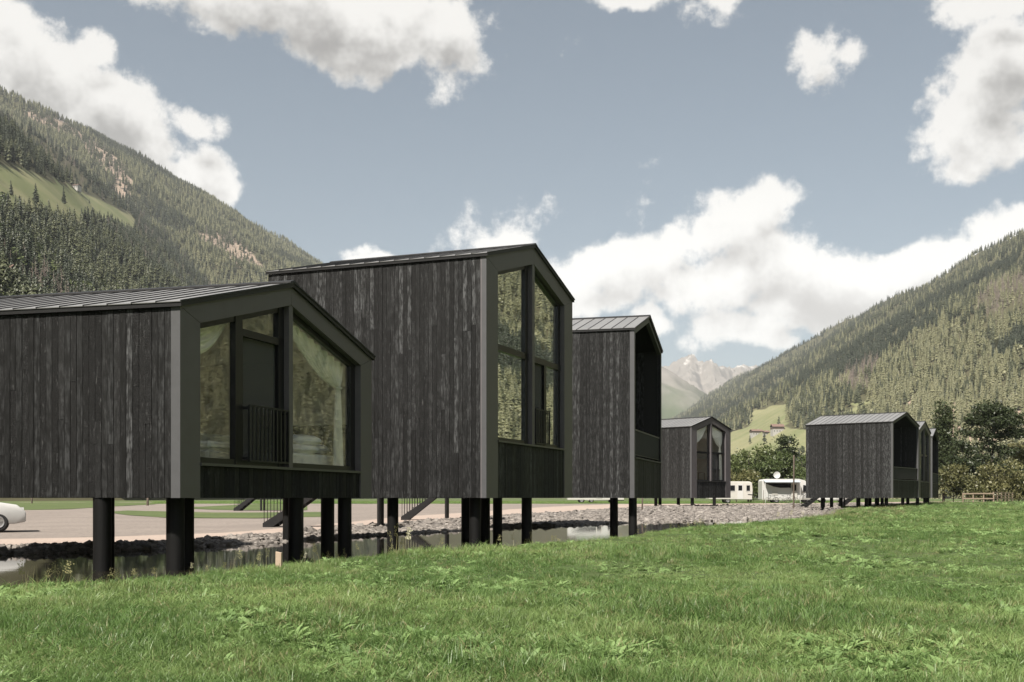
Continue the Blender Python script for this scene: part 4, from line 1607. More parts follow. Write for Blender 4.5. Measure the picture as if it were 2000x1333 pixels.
def wheel(root, x, y, z, r, side):
    """tyre with rim, axle along Y"""
    ty = MB().torus((x, y, z), (0, 1, 0), r * .74, r * .27, 20, 8).build('wheel', M['rubber'], root, True)
    mb = MB().tube((x, y - .06, z), (x, y + .06, z), r * .6, n=16)
    mb.torus((x, y + side * .07, z), (0, 1, 0), r * .52, r * .07, 16, 5)
    for k in range(5):
        a = k * 1.2566
        mb.hexa((x - .03, y + side * .05, z), (.06, 0, 0), (0, side * .03, 0), (math.sin(a) * r * .5, 0, math.cos(a) * r * .5))
    mb.build('rim', M['alloy'], ty)


def profile_body(pts, x, y, z, hw, mirror=1):
    """closed (x, z, halfwidth factor) outline lofted across the vehicle's width"""
    mb = MB()
    n = len(pts)
    L_ = max(p[0] for p in pts)
    f = lambda p: (x + (p[0] if mirror > 0 else L_ - p[0]))
    a = [(f(p), y - hw * p[2], z + p[1]) for p in pts]
    b = [(f(p), y + hw * p[2], z + p[1]) for p in pts]
    mb.add(a + b, [list(range(n)), list(range(2 * n - 1, n - 1, -1))] + [(i, (i + 1) % n, n + (i + 1) % n, n + i) for i in range(n)])
    return mb


def side_shape(poly, x, y, z, side, t=.02):
    return MB().prism([(x + a, y, z + b) for a, b in poly], (0, side * t, 0))


def motorhome(x, y, label, awning=True):
    z = float(ground_z(x + 3, y))
    t = thing('motorhome', (x + 3.4, y, z), label, 'motorhome', 'white motorhomes on the site')
    hw = 1.12
    pts = [(0, .42, 1), (0, 2.68, 1), (.14, 2.86, .97), (.5, 2.92, .95), (4.5, 2.92, .95), (5.2, 2.74, .94), (5.75, 2.3, .93), (6.2, 1.66, .92), (6.75, 1.36, .88), (6.98, 1.05, .86), (7.02, .45, .86)]
    profile_body(pts, x, y, z, hw).build('body', M['white_paint'], t, bevel=.03)
    ys = y - hw
    side_shape([(.35, 2.40), (3.5, 2.40), (3.5, 1.85), (2.2, 1.85), (1.4, 2.0), (.5, 2.32)], x, ys - .001, z, -1, .012).build('side_graphic', M['dark_glass'], t)
    side_shape([(1.0, 2.3), (2.1, 2.3), (2.1, 1.95), (1.3, 2.02)], x, ys - .015, z, -1, .015).build('side_window', M['dark_glass'], t)
    side_shape([(2.5, 2.3), (3.3, 2.3), (3.3, 1.92), (2.5, 1.92)], x, ys - .015, z, -1, .015).build('side_window', M['dark_glass'], t)
    dr = side_shape([(3.55, .55), (4.25, .55), (4.25, 2.38), (3.55, 2.38)], x, ys - .015, z, -1, .02).build('door', M['white_paint2'], t)
    side_shape([(3.65, 1.5), (4.15, 1.5), (4.15, 2.25), (3.65, 2.25)], x, ys - .036, z, -1, .01).build('door_pane', M['dark_glass'], dr)
    side_shape([(4.1, 1.35), (4.18, 1.35), (4.18, 1.5), (4.1, 1.5)], x, ys - .036, z, -1, .03).build('handle', M['alloy'], dr)
    side_shape([(4.95, 1.35), (5.95, 1.35), (5.5, 2.1), (5.0, 2.2)], x, ys + .04, z, -1, .04).build('cab_window', M['dark_glass'], t)
    MB().add([(x + 5.3, y - .95, z + 2.68), (x + 5.3, y + .95, z + 2.68), (x + 6.23, y + .92, z + 1.68), (x + 6.23, y - .92, z + 1.68)], [(0, 1, 2, 3)]).build('windscreen', M['dark_glass'], t)
    side_shape([(0, .4), (7.0, .4), (7.0, .6), (0, .62)], x, ys - .002, z, -1, .01).build('skirt', M['white_paint2'], t)
    side_shape([(1.2, 1.0), (1.9, 1.0), (1.9, 1.5), (1.2, 1.5)], x, ys - .002, z, -1, .012).build('hatch', M['white_paint2'], t)
    MB().box(x + 6.75, x + 7.05, y - .6, y + .6, z + .74, z + 1.0).build('grille', M['black_plastic'], t)
    MB().box(x + 6.3, x + 7.0, y - .99, y + .99, z + .3, z + .47).build('bumper', M['black_plastic'], t)
    for s in (-1, 1):
        MB().box(x + 6.45, x + 6.99, y + s * .88 - .11, y + s * .88 + .11, z + .8, z + 1.0).build('headlight', M['lens'], t)
    for wx in (1.75, 5.65):
        for s in (-1, 1):
            wheel(t, x + wx, y + s * (hw - .1), z + .36, .36, s)
    if awning:
        aw = MB().prism([(x + .15, ys - .05, z + 2.78), (x + .15, ys - .95, z + 2.56), (x + .15, ys - .95, z + 2.50), (x + .15, ys - .05, z + 2.72)], (4.3, 0, 0)).build('awning', M['awning'], t)
        for xx in (x + .2, x + 4.4):
            MB().tube((xx, ys - .9, float(ground_z(xx, ys - .9))), (xx, ys - .9, z + 2.5), .03, n=6).build('awning_leg', M['white_paint'], aw)
        ds = MB().tube((x + 2.0, y, z + 2.9), (x + 2.0, y, z + 3.2), .04, n=6).build('satellite_mount', M['white_paint'], t)
        mb = MB()
        vs = [(x + 2.0, y - .12, z + 3.42)]
        for k in (1, 2):
            for i in range(16):
                a = 6.283 * i / 16
                vs.append((x + 2.0 + .21 * k * math.cos(a), y - .12 - .03 * k * k, z + 3.42 + .21 * k * math.sin(a)))
        fs = [(0, 1 + i, 1 + (i + 1) % 16) for i in range(16)] + [(1 + i, 17 + i, 17 + (i + 1) % 16, 1 + (i + 1) % 16) for i in range(16)]
        mb.add(vs, fs).build('satellite_dish', M['white_paint'], ds)
    return t


motorhome(30.4, 138, 'white motorhome with pale awning and satellite dish parked on grass')
motorhome(6.9, 141, 'white motorhome hidden behind tall cabins with only its wheels showing', False)


def caravan(x, y, label):
    z = float(ground_z(x + 2, y))
    t = thing('caravan', (x + 2.5, y, z), label, 'caravan')
    pts = [(0, .5, 1), (-.05, 1.4, 1), (.12, 2.35, 1), (.5, 2.56, .97), (4.7, 2.56, .97), (5.0, 2.4, 1), (5.08, 1.5, 1), (5.0, .45, 1)]
    profile_body(pts, x, y, z, 1.1).build('body', M['white_paint2'], t, bevel=.03)
    ys = y - 1.1
    for a, b in ((.5, 1.5), (2.2, 3.0), (4.35, 4.75)):
        w = side_shape([(a, 1.45), (b, 1.45), (b, 2.1), (a, 2.1)], x, ys - .002, z, -1, .02).build('window', M['dark_glass'], t)
        side_shape([(a - .05, 1.38), (b + .05, 1.38), (b + .05, 1.45), (a - .05, 1.45)], x, ys - .002, z, -1, .03).build('window_sill', M['white_paint'], w)
    dr = side_shape([(3.3, .5), (3.95, .5), (3.95, 2.3), (3.3, 2.3)], x, ys - .002, z, -1, .02).build('door', M['white_paint'], t)
    side_shape([(3.4, 1.5), (3.85, 1.5), (3.85, 2.1), (3.4, 2.1)], x, ys - .023, z, -1, .01).build('pane', M['dark_glass'], dr)
    side_shape([(4.5, 1.0), (5.02, .95), (5.02, 1.05), (4.5, 1.1)], x, ys - .002, z, -1, .015).build('stripe', M['black_plastic'], t)
    for s in (-1, 1):
        wheel(t, x + 2.2, y + s * .98, z + .32, .32, s)
    MB().tube((x + 5.0, y, z + .42), (x + 6.1, y, z + .42), .05, n=6).build('drawbar', M['steel'], t)
    return t


caravan(22.9, 132, 'cream white caravan parked on grass beside the distant curtained cabin')


def car(x, y, label, z=None, mirror=1):
    z = float(ground_z(x + 2, y)) if z is None else z
    t = thing('car', (x + 2.1, y, z), label, 'car', 'cars parked on the site')
    pts = [(0, .32, .93), (.0, .62, .95), (.25, .84, .96), (1.25, 1.0, .97), (1.95, 1.42, .74), (2.6, 1.52, .70), (3.5, 1.47, .70), (3.95, 1.16, .84), (4.12, .98, .93), (4.2, .72, .95), (4.2, .42, .94), (3.9, .28, .93), (.3, .26, .93)]
    profile_body(pts, x, y, z, .9, mirror).build('body', M['white_paint'], t, True, bevel=.03)
    fx = (lambda a: a) if mirror > 0 else (lambda a: 4.2 - a)

    def shell(poly, nm, m_, side):
        """side glass leaning in with the cabin"""
        vs = []
        for a, b in poly:
            k = np.interp(b, [1.0, 1.47], [.955, .735])
            vs.append((x + fx(a), y + side * (.9 * k + .012), z + b))
        n = len(vs)
        MB().prism(vs, (0, side * .008, 0)).build(nm, m_, t)
    for s in (-1, 1):
        shell([(1.45, 1.03), (2.45, 1.05), (2.45, 1.42), (2.0, 1.39)], 'front_window', M['dark_glass'], s)
        shell([(2.52, 1.05), (3.7, 1.1), (3.45, 1.4), (2.52, 1.42)], 'rear_window', M['dark_glass'], s)
    hw0, hw1 = .9 * .72, .9 * .83
    MB().add([(x + fx(3.52), y - .56, z + 1.475), (x + fx(3.52), y + .56, z + 1.475), (x + fx(3.97), y + .7, z + 1.17), (x + fx(3.97), y - .7, z + 1.17)], [(0, 1, 2, 3)]).build('tailgate_glass', M['dark_glass'], t)
    MB().add([(x + fx(1.3), y - .78, z + 1.03), (x + fx(1.3), y + .78, z + 1.03), (x + fx(1.93), y + .62, z + 1.42), (x + fx(1.93), y - .62, z + 1.42)], [(0, 1, 2, 3)]).build('windscreen', M['dark_glass'], t)
    for s in (-1, 1):
        MB().box(x + fx(4.13) - .05, x + fx(4.13) + .06, y + s * .62 - .14, y + s * .62 + .14, z + .82, z + .98).build('tail_light', M['lens'], t)
        MB().box(x + fx(.12) - .06, x + fx(.12) + .06, y + s * .6 - .15, y + s * .6 + .15, z + .62, z + .76).build('headlight', M['lens'], t)
        for wx in (.78, 3.38):
            wheel(t, x + fx(wx), y + s * .78, z + .31, .31, s)
        MB().box(x + fx(1.5) - .08, x + fx(1.5) + .08, y + s * .95 - .08, y + s * .95 + .08, z + 1.02, z + 1.14).build('mirror', M['black_plastic'], t)
    MB().box(x + fx(4.14) - .1, x + fx(4.14) + .09, y - .8, y + .8, z + .3, z + .44).build('bumper', M['black_plastic'], t)
    return t


nose = car(-19.39, 34.75, 'white car with its nose showing on gravel under the low cabin', mirror=-1)
nose.rotation_euler = (0, 0, R(24))
car(9.6, 148, 'white car parked far behind the tall cabins beside a motorhome')
car(40.5, 150, 'white car parked on far grass behind the right loggia cabin')


def bicycle(x, y, col, label):
    z = float(ground_z(x, y))
    t = thing('bicycle', (x, y, z), label, 'bicycle', 'bicycles leaning by the motorhome')
    r = .34
    for dx in (-.52, .52):
        w = MB().torus((x + dx, y, z + r), (0, 1, 0), r - .02, .022, 18, 5).build('wheel', M['rubber'], t)
        mb = MB()
        for k in range(6):
            a = k * .5236
            mb.tube((x + dx - math.cos(a) * r * .95, y, z + r - math.sin(a) * r * .95), (x + dx + math.cos(a) * r * .95, y, z + r + math.sin(a) * r * .95), .005, n=3)
        mb.build('spokes', M['alloy'], w)
    mb = MB()
    S, Hd, Bb = (x - .18, y, z + .85), (x + .38, y, z + .85), (x - .05, y, z + .3)
    for a, b in ((S, Hd), (S, Bb), (Bb, (x + .36, y, z + .75)), (Bb, (x - .52, y, z + r)), ((x - .16, y, z + .75), (x - .52, y, z + r)), (Hd, (x + .52, y, z + r))):
        mb.tube(a, b, .02, n=6)
    mb.build('frame', col, t)
    MB().box(x - .33, x - .06, y - .07, y + .07, z + .92, z + .98).build('saddle', M['black_plastic'], t, bevel=.02)
    MB().tube((x + .35, y - .28, z + 1.0), (x + .35, y + .28, z + 1.0), .016, n=6).tube(Hd, (x + .35, y, z + 1.0), .018, n=6).build('handlebar', M['black_plastic'], t)
    return t


for i, (bx_, cc) in enumerate(((31.4, 'black_plastic'), (32.9, 'alloy'), (33.7, 'black_plastic'))):
    bicycle(bx_, 136.2 - i * .15, M[cc], ('dark bicycle under the rear end of motorhome awning', 'silver framed bicycle standing between two dark bicycles under awning', 'dark bicycle beside the motorhome door under awning')[i])

# ------------------------------------------------------------------ fence


def fence(pts, nr, label, post_h=1.15, step=2.0):
    A_, B_ = Vector((*pts[0], 0)), Vector((*pts[1], 0))
    d = B_ - A_
    n = max(1, int(round(d.length / step)))
    z0 = float(ground_z(A_.x, A_.y))
    t = thing('fence', (A_.x, A_.y, z0), label, 'fence')
    P_ = []
    for k in range(n + 1):
        p = A_ + d * k / n
        z = float(ground_z(p.x, p.y))
        P_.append(Vector((p.x, p.y, z)))
        MB().tube((p.x, p.y, z - .3), (p.x + random.uniform(-.03, .03), p.y, z + post_h), .075, .065, 8).build('post', M['fence'], t)
    for k in range(n):
        for r_ in range(nr):
            h = .35 + (post_h - .5) * r_ / max(1, nr - 1)
            a, b = P_[k] + Vector((0, -.1, h)), P_[k + 1] + Vector((0, -.1, h))
            MB().hexa(a + Vector((0, 0, random.uniform(-.02, .02))), b - a, (0, .04, 0), (0, 0, .13)).build('rail', M['fence'], t)
    return t


fence([(881 / F * 126, 126), (941 / F * 126, 126)], 2, 'open two rail timber fence section standing on meadow before the trees', 1.05, 1.25)
fence([(943 / F * 126, 126.3), (1060 / F * 160, 160)], 3, 'three rail timber fence running back along meadow edge beneath the shrubs', 1.15, 2.2)

# ------------------------------------------------------------------ farm buildings on the slopes


def cast(fn, px, y, d0, d1):
    for D in np.arange(d0, d1, 2.0):
        X_ = (px - 1000) / F * D
        if float(fn(np.array([X_]), np.array([D]))[0]) >= (HOR - y) / F * D:
            return Vector((X_, D, float(fn(np.array([X_]), np.array([D]))[0])))
    return Vector(((px - 1000) / F * d1, d1, 0))


def farmhouse(p, w, d, h, rh, label, rotz=0.0, dark_upper=True):
    t = thing('farmhouse', p, label, 'house')
    ca, sa = math.cos(rotz), math.sin(rotz)

    def Q(a, b, z): return (p.x + a * ca - b * sa, p.y + a * sa + b * ca, p.z + z)

    def bx3(x0, x1, y0, y1, z0, z1):
        return MB().hexa(Q(x0, y0, z0), Vector(Q(x1, y0, z0)) - Vector(Q(x0, y0, z0)), Vector(Q(x0, y1, z0)) - Vector(Q(x0, y0, z0)), (0, 0, z1 - z0))
    bx3(-w / 2, w / 2, -d / 2, d / 2, -4, h * .6).build('wall', M['plaster'], t)
    bx3(-w / 2 - .1, w / 2 + .1, -d / 2 - .1, d / 2 + .1, h * .6, h).build('upper_wall', M['post'] if dark_upper else M['plaster'], t)
    rf = MB().prism([Q(-w / 2 - .8, -d / 2 - .8, h - .1), Q(-w / 2 - .8, 0, h + rh), Q(-w / 2 - .8, d / 2 + .8, h - .1), Q(-w / 2 - .8, d / 2 + .8, h + .15), Q(-w / 2 - .8, 0, h + rh + .3), Q(-w / 2 - .8, -d / 2 - .8, h + .15)],
                    Vector(Q(w / 2 + .8, 0, 0)) - Vector(Q(-w / 2 - .8, 0, 0))).build('roof', M['rooftile'], t)
    bx3(w * .2, w * .2 + .8, .6, 1.4, h + rh * .4, h + rh + 1.0).build('chimney', M['plaster'], rf)
    for k in range(4):
        a = -w / 2 + w * (k + .5) / 4
        bx3(a - .5, a + .5, -d / 2 - .12, -d / 2 - .02, h * .2, h * .2 + 1.3).build('window', M['window_dark'], t)
    return t


farmhouse(cast(right_hill, 1477, 851, 300, 3000), 14, 8, 5.0, 2.2, 'long low farmhouse with dark roof on green slope, lower of the two', .25)
farmhouse(cast(right_hill, 1518, 847, 300, 3000), 13, 9, 7.0, 3.0, 'white walled farmhouse with steep dark roof higher on the green slope', .1)
farmhouse(cast(right_hill, 1496, 850, 300, 3000), 6, 5, 3.2, 1.6, 'small shed between the two hillside farmhouses', .2)
farmhouse(cast(near_left, 148, 370, 300, 3000), 12, 8, 4.0, 2.0, 'tiny pale barn on the alpine meadow of left hillside', -.3, False)
farmhouse(cast(near_left, -6, 572, 200, 3000), 11, 9, 7.0, 3.0, 'pale house at foot of the left hillside above cabin roof', 0, False)

# ------------------------------------------------------------------ trees


def tree(px, Y, h, clumps, nleaf, leaf, m_, label, trunk_r=.16, lean=0.0, cat='tree', group=None, limbs=9, seed=1):
    """clumps: (dx, dy, z, rx, rz) ellipsoids that the leaves fill"""
    r = random.Random(seed)
    x = (px - 1000) / F * Y
    z = float(ground_z(x, Y))
    t = thing('shrub' if cat == 'shrub' else 'tree', (x, Y, z), label, cat, group)
    mb = MB()
    top = Vector((x + lean, Y, z + h * .82))
    base_ = Vector((x, Y, z - .2))
    pr, pp = trunk_r, base_
    for k in range(1, 7):
        q = base_.lerp(top, k / 6) + Vector((r.uniform(-.1, .1), r.uniform(-.1, .1), 0))
        nr = trunk_r * (1 - .82 * k / 6)
        mb.tube(pp, q, pr, nr, 8, False)
        pp, pr = q, nr
    for c_ in clumps[:limbs]:
        e = Vector((x + c_[0], Y + c_[1], z + c_[2]))
        s = base_.lerp(top, max(.12, min(.92, (c_[2] - c_[4] * .9) / (h * .9))))
        m1 = s.lerp(e, .55) + Vector((0, 0, -.15))
        mb.tube(s, m1, trunk_r * .38, trunk_r * .22, 6, False).tube(m1, e, trunk_r * .22, .02, 5, False)
    mb.build('trunk', M['bark'], t, True)
    # leaves gathered in tufts with gaps between
    vol = np.array([c_[3] ** 2 * c_[4] for c_ in clumps])
    cum = np.cumsum(vol ** .75 / (vol ** .75).sum())
    vs, fs = [], []
    ntuft = max(8, nleaf // 16)
    rg = np.random.default_rng(seed)
    for k in range(ntuft):
        c_ = clumps[int(np.searchsorted(cum, rg.random()).clip(0, len(clumps) - 1))]
        d = rg.normal(size=3)
        d /= np.linalg.norm(d)
        rad = rg.uniform(.35, 1.0) ** .5
        tc = np.array([x + c_[0] + d[0] * rad * c_[3], Y + c_[1] + d[1] * rad * c_[3], z + c_[2] + d[2] * rad * c_[4]])
        ts = rg.uniform(.7, 1.4) * leaf * 1.7
        for i in range(16):
            o = tc + rg.normal(size=3) * ts * np.array([1, 1, .55])
            a = rg.normal(size=3)
            a /= np.linalg.norm(a)
            b = np.cross(a, rg.normal(size=3))
            b /= np.linalg.norm(b)
            L_ = leaf * rg.uniform(.6, 1.2)
            n = len(vs)
            vs += [o - a * L_, o - b * L_ * .45, o + a * L_, o + b * L_ * .45]
            fs.append((n, n + 1, n + 2, n + 3))
    me = bpy.data.meshes.new('crown')
    me.from_pydata([tuple(np.array(v) - np.array((x, Y, z))) for v in vs], [], fs)
    me.materials.append(m_)
    link('crown', me, t, (x, Y, z))
    return t


def blobs(n, w, z0, z1, r0, seed, flat=.8, taper=0.0):
    r = random.Random(seed)
    L_ = []
    for i in range(n):
        f = r.random()
        z = z0 + (z1 - z0) * f
        ww = w * (1 - taper * f)
        L_.append((r.uniform(-ww, ww), r.uniform(-ww, ww), z, r0 * r.uniform(.7, 1.3) * (1 - taper * .5 * f), r0 * flat * r.uniform(.7, 1.2)))
    return L_


M['leaf_green'] = foliage_mat('green_leaves', (.06, .085, .03), (.13, .155, .06), .3)
M['leaf_dark'] = foliage_mat('dark_leaves', (.022, .034, .016), (.055, .07, .03), .2)
M['leaf_olive'] = foliage_mat('olive_leaves', (.10, .105, .045), (.20, .19, .085), .3)
tree(1462, 165, 9.0, blobs(12, 2.4, 2.2, 7.4, 1.5, 1), 5200, .26, M['leaf_green'], 'broad green leafy tree behind the white caravan', seed=1)
tree(1500, 160, 7.4, blobs(10, 2.2, 1.6, 6.0, 1.4, 2), 4600, .26, M['leaf_green'], 'dense round green tree directly behind the motorhome roof', seed=2)
tree(1532, 172, 10.6, blobs(15, 1.2, 2.6, 9.6, 1.0, 3, .9, .45), 4800, .25, M['leaf_dark'], 'tall narrow dark tree rising above the motorhome', seed=3)
tree(1566, 158, 7.0, blobs(10, 1.9, 1.8, 6.0, 1.3, 4), 4200, .25, M['leaf_green'], 'green tree behind the slender post at left of loggia cabin', seed=4)
tree(1438, 150, 4.2, blobs(8, 1.8, .9, 3.4, 1.1, 5), 3000, .22, M['leaf_olive'], 'low olive bush beside the distant curtained cabin', .08, cat='shrub', seed=5)
tree(1590, 150, 5.0, blobs(8, 1.8, 1.0, 4.0, 1.2, 6), 2600, .22, M['leaf_green'], 'green bush hidden mostly by left wall of right loggia cabin', .08, cat='shrub', seed=6)
# right group
tree(1843, 150, 14.0, [(math.sin(k * 2.4) * .35 * (1 - k / 26), math.cos(k * 2.4) * .35, 2.6 + k * .5, 1.75 * (1 - k / 25) ** .8 + .28, .55) for k in range(22)], 9000, .22, M['leaf_dark'], 'tall narrow dark conifer behind the last cabin in row', .2, seed=7)
pine = [(-.4, 0, 12.4, 2.0, .9), (1.2, .5, 12.0, 1.9, .8), (-2.0, 0, 11.0, 1.7, .8), (2.6, -.4, 10.9, 1.7, .8), (.2, -1, 10.6, 2.1, .8), (-3.0, .5, 9.4, 1.3, .6), (3.5, 0, 9.3, 1.4, .7),
        (1.6, 0, 9.2, 1.6, .6), (-1.4, -.6, 9.0, 1.5, .6), (-.6, 0, 7.4, 1.4, .7), (1.4, 0, 6.8, 1.3, .7), (-1.4, 0, 5.8, 1.2, .8), (.6, 0, 5.2, 1.2, .7), (-1.8, 0, 4.2, 1.2, .8), (-1.6, 0, 3.0, 1.2, .8)]
tree(1938, 152, 13.8, pine, 10500, .22, M['leaf_dark'], 'big spreading dark pine with flat crown above the shrubs', .26, limbs=15, seed=8)
tree(1881, 146, 8.4, blobs(16, 1.3, 1.6, 7.4, 1.0, 9, .8, .5), 5200, .22, M['leaf_dark'], 'dark green bushy tree between narrow conifer and big pine', .14, seed=9)
tree(1862, 142, 5.0, blobs(9, 1.5, 1.0, 4.2, 1.0, 10), 2600, .2, M['leaf_olive'], 'olive shrub at foot of the narrow conifer', .07, cat='shrub', seed=10)
tree(1920, 140, 4.4, blobs(10, 1.6, .8, 3.6, 1.1, 11), 3600, .2, M['leaf_olive'], 'olive green shrub behind the open fence section', .08, cat='shrub', seed=11)
tree(1962, 138, 5.2, blobs(12, 1.9, .8, 4.3, 1.2, 12), 4600, .2, M['leaf_olive'], 'wide olive shrub behind the three rail fence', .08, cat='shrub', seed=12)
tree(2008, 140, 5.6, blobs(12, 2.0, .8, 4.6, 1.3, 13), 4600, .2, M['leaf_dark'], 'dark shrub at far end of the three rail fence', .08, cat='shrub', seed=13)
tree(1990, 156, 8.0, blobs(12, 1.8, 2.2, 7.2, 1.2, 14), 4200, .24, M['leaf_olive'], 'brownish loose tree at right of the big pine', .14, seed=14)
tree(2060, 160, 11.0, blobs(16, 2.4, 2.4, 10, 1.5, 15), 5200, .26, M['leaf_dark'], 'tall dark tree beyond the three rail fence', .2, seed=15)
tree(2120, 150, 8.0, blobs(12, 2.2, 1.8, 7, 1.4, 16), 4200, .26, M['leaf_olive'], 'loose olive tree beyond the dark tree past fence', .15, seed=16)

# ------------------------------------------------------------------ bank stones


def stone_mesh(seed):
    bm = bmesh.new()
    bmesh.ops.create_icosphere(bm, subdivisions=1, radius=1)
    r = random.Random(seed)
    s = (r.uniform(.8, 1.2), r.uniform(.6, .9), r.uniform(.4, .65))
    for v in bm.verts:
        k = r.uniform(.75, 1.15)
        v.co = Vector((v.co.x * s[0] * k, v.co.y * s[1] * k, v.co.z * s[2] * k))
    me = bpy.data.meshes.new('stone')
    bm.to_mesh(me)
    bm.free()
    me.materials.append(M['stone'])
    return me


n = 130000
X = rng.uniform(-24, 40, n)
X = np.where(rng.random(n) < .35, rng.uniform(-12, 6, n), X)
Y = Ys(X) - .5 + rng.random(n) ** 1.25 * (stone_w(X) + .9)
Z = ground_z(X, Y)
k = (Z > ZW - .12)
X, Y, Z = X[k], Y[k], Z[k]
n = len(X)
s = np.exp(rng.normal(math.log(.07), .42, n)) * np.interp(Y, [22, 35, 90], [.6, .85, 1.1])
scatter('bank_stones', np.stack([X, Y, Z + s * .12], -1), rng.uniform(0, 6.28, (n, 3)) * np.array([.12, .12, 1]), np.stack([s, s, s], -1),
        rng.integers(0, 6, n), [stone_mesh(i) for i in range(6)], 'loose grey stones covering the far pond bank', 'stones')

# ------------------------------------------------------------------ grass
M['blade'] = foliage_mat('grass_blades', (.135, .21, .066), (.31, .415, .15), .42, .3)
M['blade_dry'] = foliage_mat('dry_grass_blades', (.17, .17, .075), (.28, .26, .13), .3)
M['weed'] = foliage_mat('broad_weed_leaves', (.11, .185, .062), (.25, .36, .14), .3)


def blade(vs, fs, r, base_, h, w, az, bend):
    d = Vector((math.cos(az), math.sin(az), 0))
    s = Vector((-d.y, d.x, 0))
    seg = 3
    prev = None
    for k in range(seg + 1):
        t = k / seg
        p = Vector(base_) + d * (bend * h * t * t) + Vector((0, 0, h * t * (1 - .35 * bend * t)))
        ww = w * (1 - t * .92) / 2
        n = len(vs)
        vs += [p - s * ww, p + s * ww]
        if prev is not None:
            fs.append((prev, prev + 1, n + 1, n))
        prev = n


def clump(seed, nb, hmin, hmax, w, rad, m_, bend=(.2, 1.0), m2=None):
    r = random.Random(seed)
    vs, fs = [], []
    for i in range(nb):
        a, q = r.uniform(0, 6.28), rad * math.sqrt(r.random())
        blade(vs, fs, r, (q * math.cos(a), q * math.sin(a), -.01), r.uniform(hmin, hmax), w * r.uniform(.7, 1.3), r.uniform(0, 6.28), r.uniform(*bend))
    me = MB().add(vs, fs).mesh('grass_clump', m_, recalc=False)
    if m2:
        me.materials.append(m2)
        for p in me.polygons:
            if (p.index // 3) % 7 == 0:
                p.material_index = 1
    return me


def rosette(seed, nl, L_, w, m_):
    r = random.Random(seed)
    vs, fs = [], []
    for i in range(nl):
        az = 6.283 * i / nl + r.uniform(-.4, .4)
        d = Vector((math.cos(az), math.sin(az), 0))
        s = Vector((-d.y, d.x, 0))
        l = L_ * r.uniform(.6, 1.2)
        lift = r.uniform(.25, .9)
        prev = None
        for k in range(5):
            t = k / 4
            p = d * (l * t) + Vector((0, 0, l * lift * t * (1.15 - .75 * t) + .01))
            ww = w * (.25 + 1.5 * t * (1.05 - t) * 1.6) / 2 if k < 4 else .002
            n = len(vs)
            vs += [p - s * ww, p + s * ww]
            if prev is not None:
                fs.append((prev, prev + 1, n + 1, n))
            prev = n
    return MB().add(vs, fs).mesh('weed_rosette', m_, recalc=False)


def stalk(seed):
    r = random.Random(seed)
    vs, fs = [], []
    for i in range(5):
        blade(vs, fs, r, (r.uniform(-.05, .05), r.uniform(-.05, .05), 0), r.uniform(.25, .5), .006, r.uniform(0, 6.28), r.uniform(.05, .4))
    for i in range(26):
        z = r.uniform(.24, .42)
        n = len(vs)
        c_ = Vector((r.uniform(-.03, .03), r.uniform(-.03, .03), z))
        vs += [c_, c_ + Vector((.012, 0, .012)), c_ + Vector((0, .012, .02))]
        fs.append((n, n + 1, n + 2))
    return MB().add(vs, fs).mesh('seed_stalk', M['blade_dry'], recalc=False)


GR = [clump(1, 34, .05, .12, .007, .11, M['blade'], m2=M['blade_dry']), clump(2, 30, .07, .16, .007, .11, M['blade']), clump(3, 38, .04, .10, .008, .13, M['blade']),
      clump(4, 22, .10, .22, .008, .10, M['blade'], (.5, 1.3)), clump(5, 24, .05, .13, .007, .12, M['blade_dry']), rosette(6, 9, .10, .028, M['weed']), rosette(7, 12, .13, .034, M['weed']), stalk(8)]
N1, N2 = 130000, 85000
# screen-even spread: more clumps where the meadow is seen close
yy_ = 1 / rng.uniform(1 / 46., 1 / 5.2, N1)
yy2 = 1 / rng.uniform(1 / 135., 1 / 34., N2)
Y = np.concatenate([yy_, yy2])
X = (rng.uniform(-600, 2900, N1 + N2) - 1000) / F * Y + rng.normal(0, .15, N1 + N2)
dm = (Yc(X) - Y) * cosf(Yc, X)
gapn = fbm(X * 1.9, Y * 1.9, 141, 3)
k = (dm > -1.1) & ((X > 22) | (dm > -.35)) & ((gapn > -.22) | (rng.random(len(X)) < .35))
X, Y, dm = X[k], Y[k], dm[k]
n = len(X)
u = rng.random(n)
pn = fbm(X * .22, Y * .22, 121, 4)
pw = fbm(X * .5 + 7, Y * .5, 131, 3)
idx = np.where(u < .34, 0, np.where(u < .6, 1, np.where(u < .88, 2, np.where(u < .95, 3, 4))))
idx = np.where((pn > .18) & (u < .12), 4, idx)
idx = np.where((pw > .06) & (rng.random(n) < .36), np.where(u < .5, 5, 6), idx)
idx = np.where(rng.random(n) < .04, 5, idx)
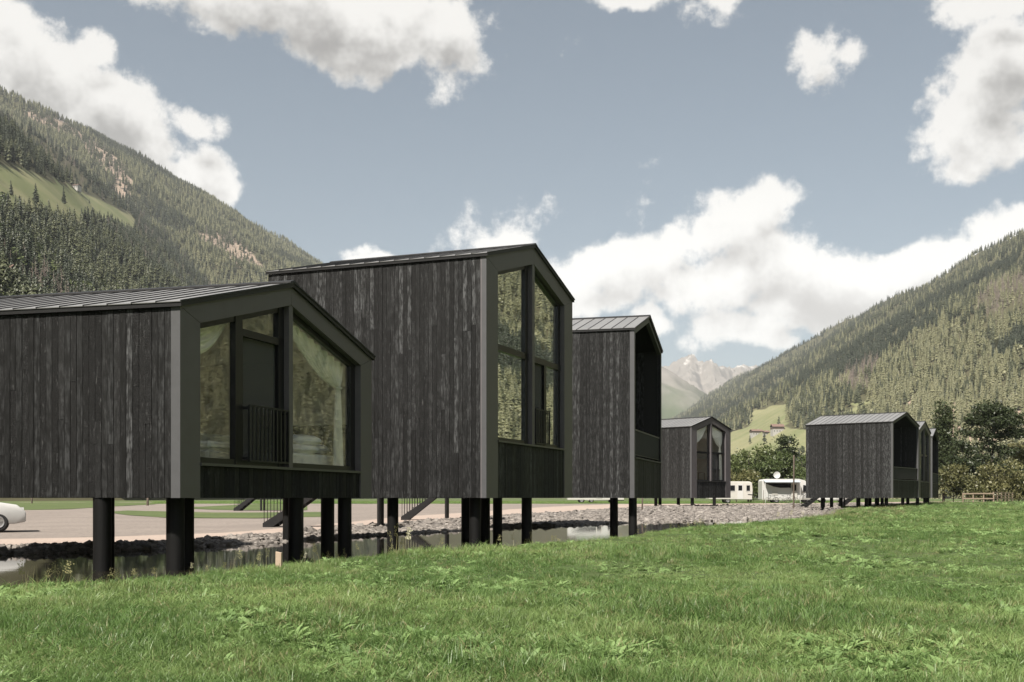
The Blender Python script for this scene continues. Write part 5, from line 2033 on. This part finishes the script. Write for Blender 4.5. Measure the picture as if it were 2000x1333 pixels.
edge = (dm < .7) & (X < 22)
idx = np.where(edge & (rng.random(n) < .05), 7, idx)
far_edge = (X > 17) & (dm < 4)
idx = np.where(far_edge & (u < .45), 4, idx)
sc_ = rng.uniform(.75, 1.3, n) * np.interp(Y, [5, 8, 20, 45, 130], [.75, .85, 1.1, 1.7, 2.8]) * (1 + .7 * np.clip(pn, -.4, .5))
szv = sc_ * np.interp(Y, [5, 45, 130], [.9, .6, .38])
tus = fbm(X * 1.1 + 3, Y * 1.1, 151, 3)
szv = szv * np.clip(.85 + 1.2 * tus, .4, 1.5)
rot = np.stack([rng.normal(0, .22, n), rng.normal(0, .22, n), rng.uniform(0, 6.28, n)], -1)
scatter('meadow_grass', np.stack([X, Y, ground_z(X, Y)], -1), rot, np.stack([sc_, sc_, szv], -1), idx, GR, 'lush green meadow grass with broad weed leaves', 'grass')
# short tufts on the lawn beds and valley floor near the site
n = 26000
Y = 1 / rng.uniform(1 / 190., 1 / 125., n)
X = (rng.uniform(300, 2100, n) - 1000) / F * Y
k = Y > np.maximum(YARD_END, Ys(X) + stone_w(X) + path_w(X) + 2)
X, Y = X[k], Y[k]
n = len(X)
s = rng.uniform(2, 3.4, n)
scatter('lawn_grass', np.stack([X, Y, ground_z(X, Y)], -1), np.stack([0 * X, 0 * X, rng.uniform(0, 6.28, n)], -1), np.stack([s, s, s * .35], -1), rng.integers(0, 3, n), GR, 'short grass on the far camping lawn', 'grass')

# ------------------------------------------------------------------ haze
HAZE = 1
if HAZE:
    hb = MB().box(-9800, 9800, -4600, 27500, -62, 1300)
    me = hb.mesh('haze')
    hz = bpy.data.materials.new('valley_air')
    hz.use_nodes = True
    nt = hz.node_tree
    nt.nodes.clear()
    pv = nd(nt, 'ShaderNodeVolumePrincipled', {'Color': (.86, .91, .95, 1), 'Density': 7.0e-5, 'Anisotropy': .1})
    nd(nt, 'ShaderNodeOutputMaterial', {'Volume': pv.outputs[0]})
    me.materials.append(hz)
    o = link('haze', me)
    o['kind'] = 'stuff'
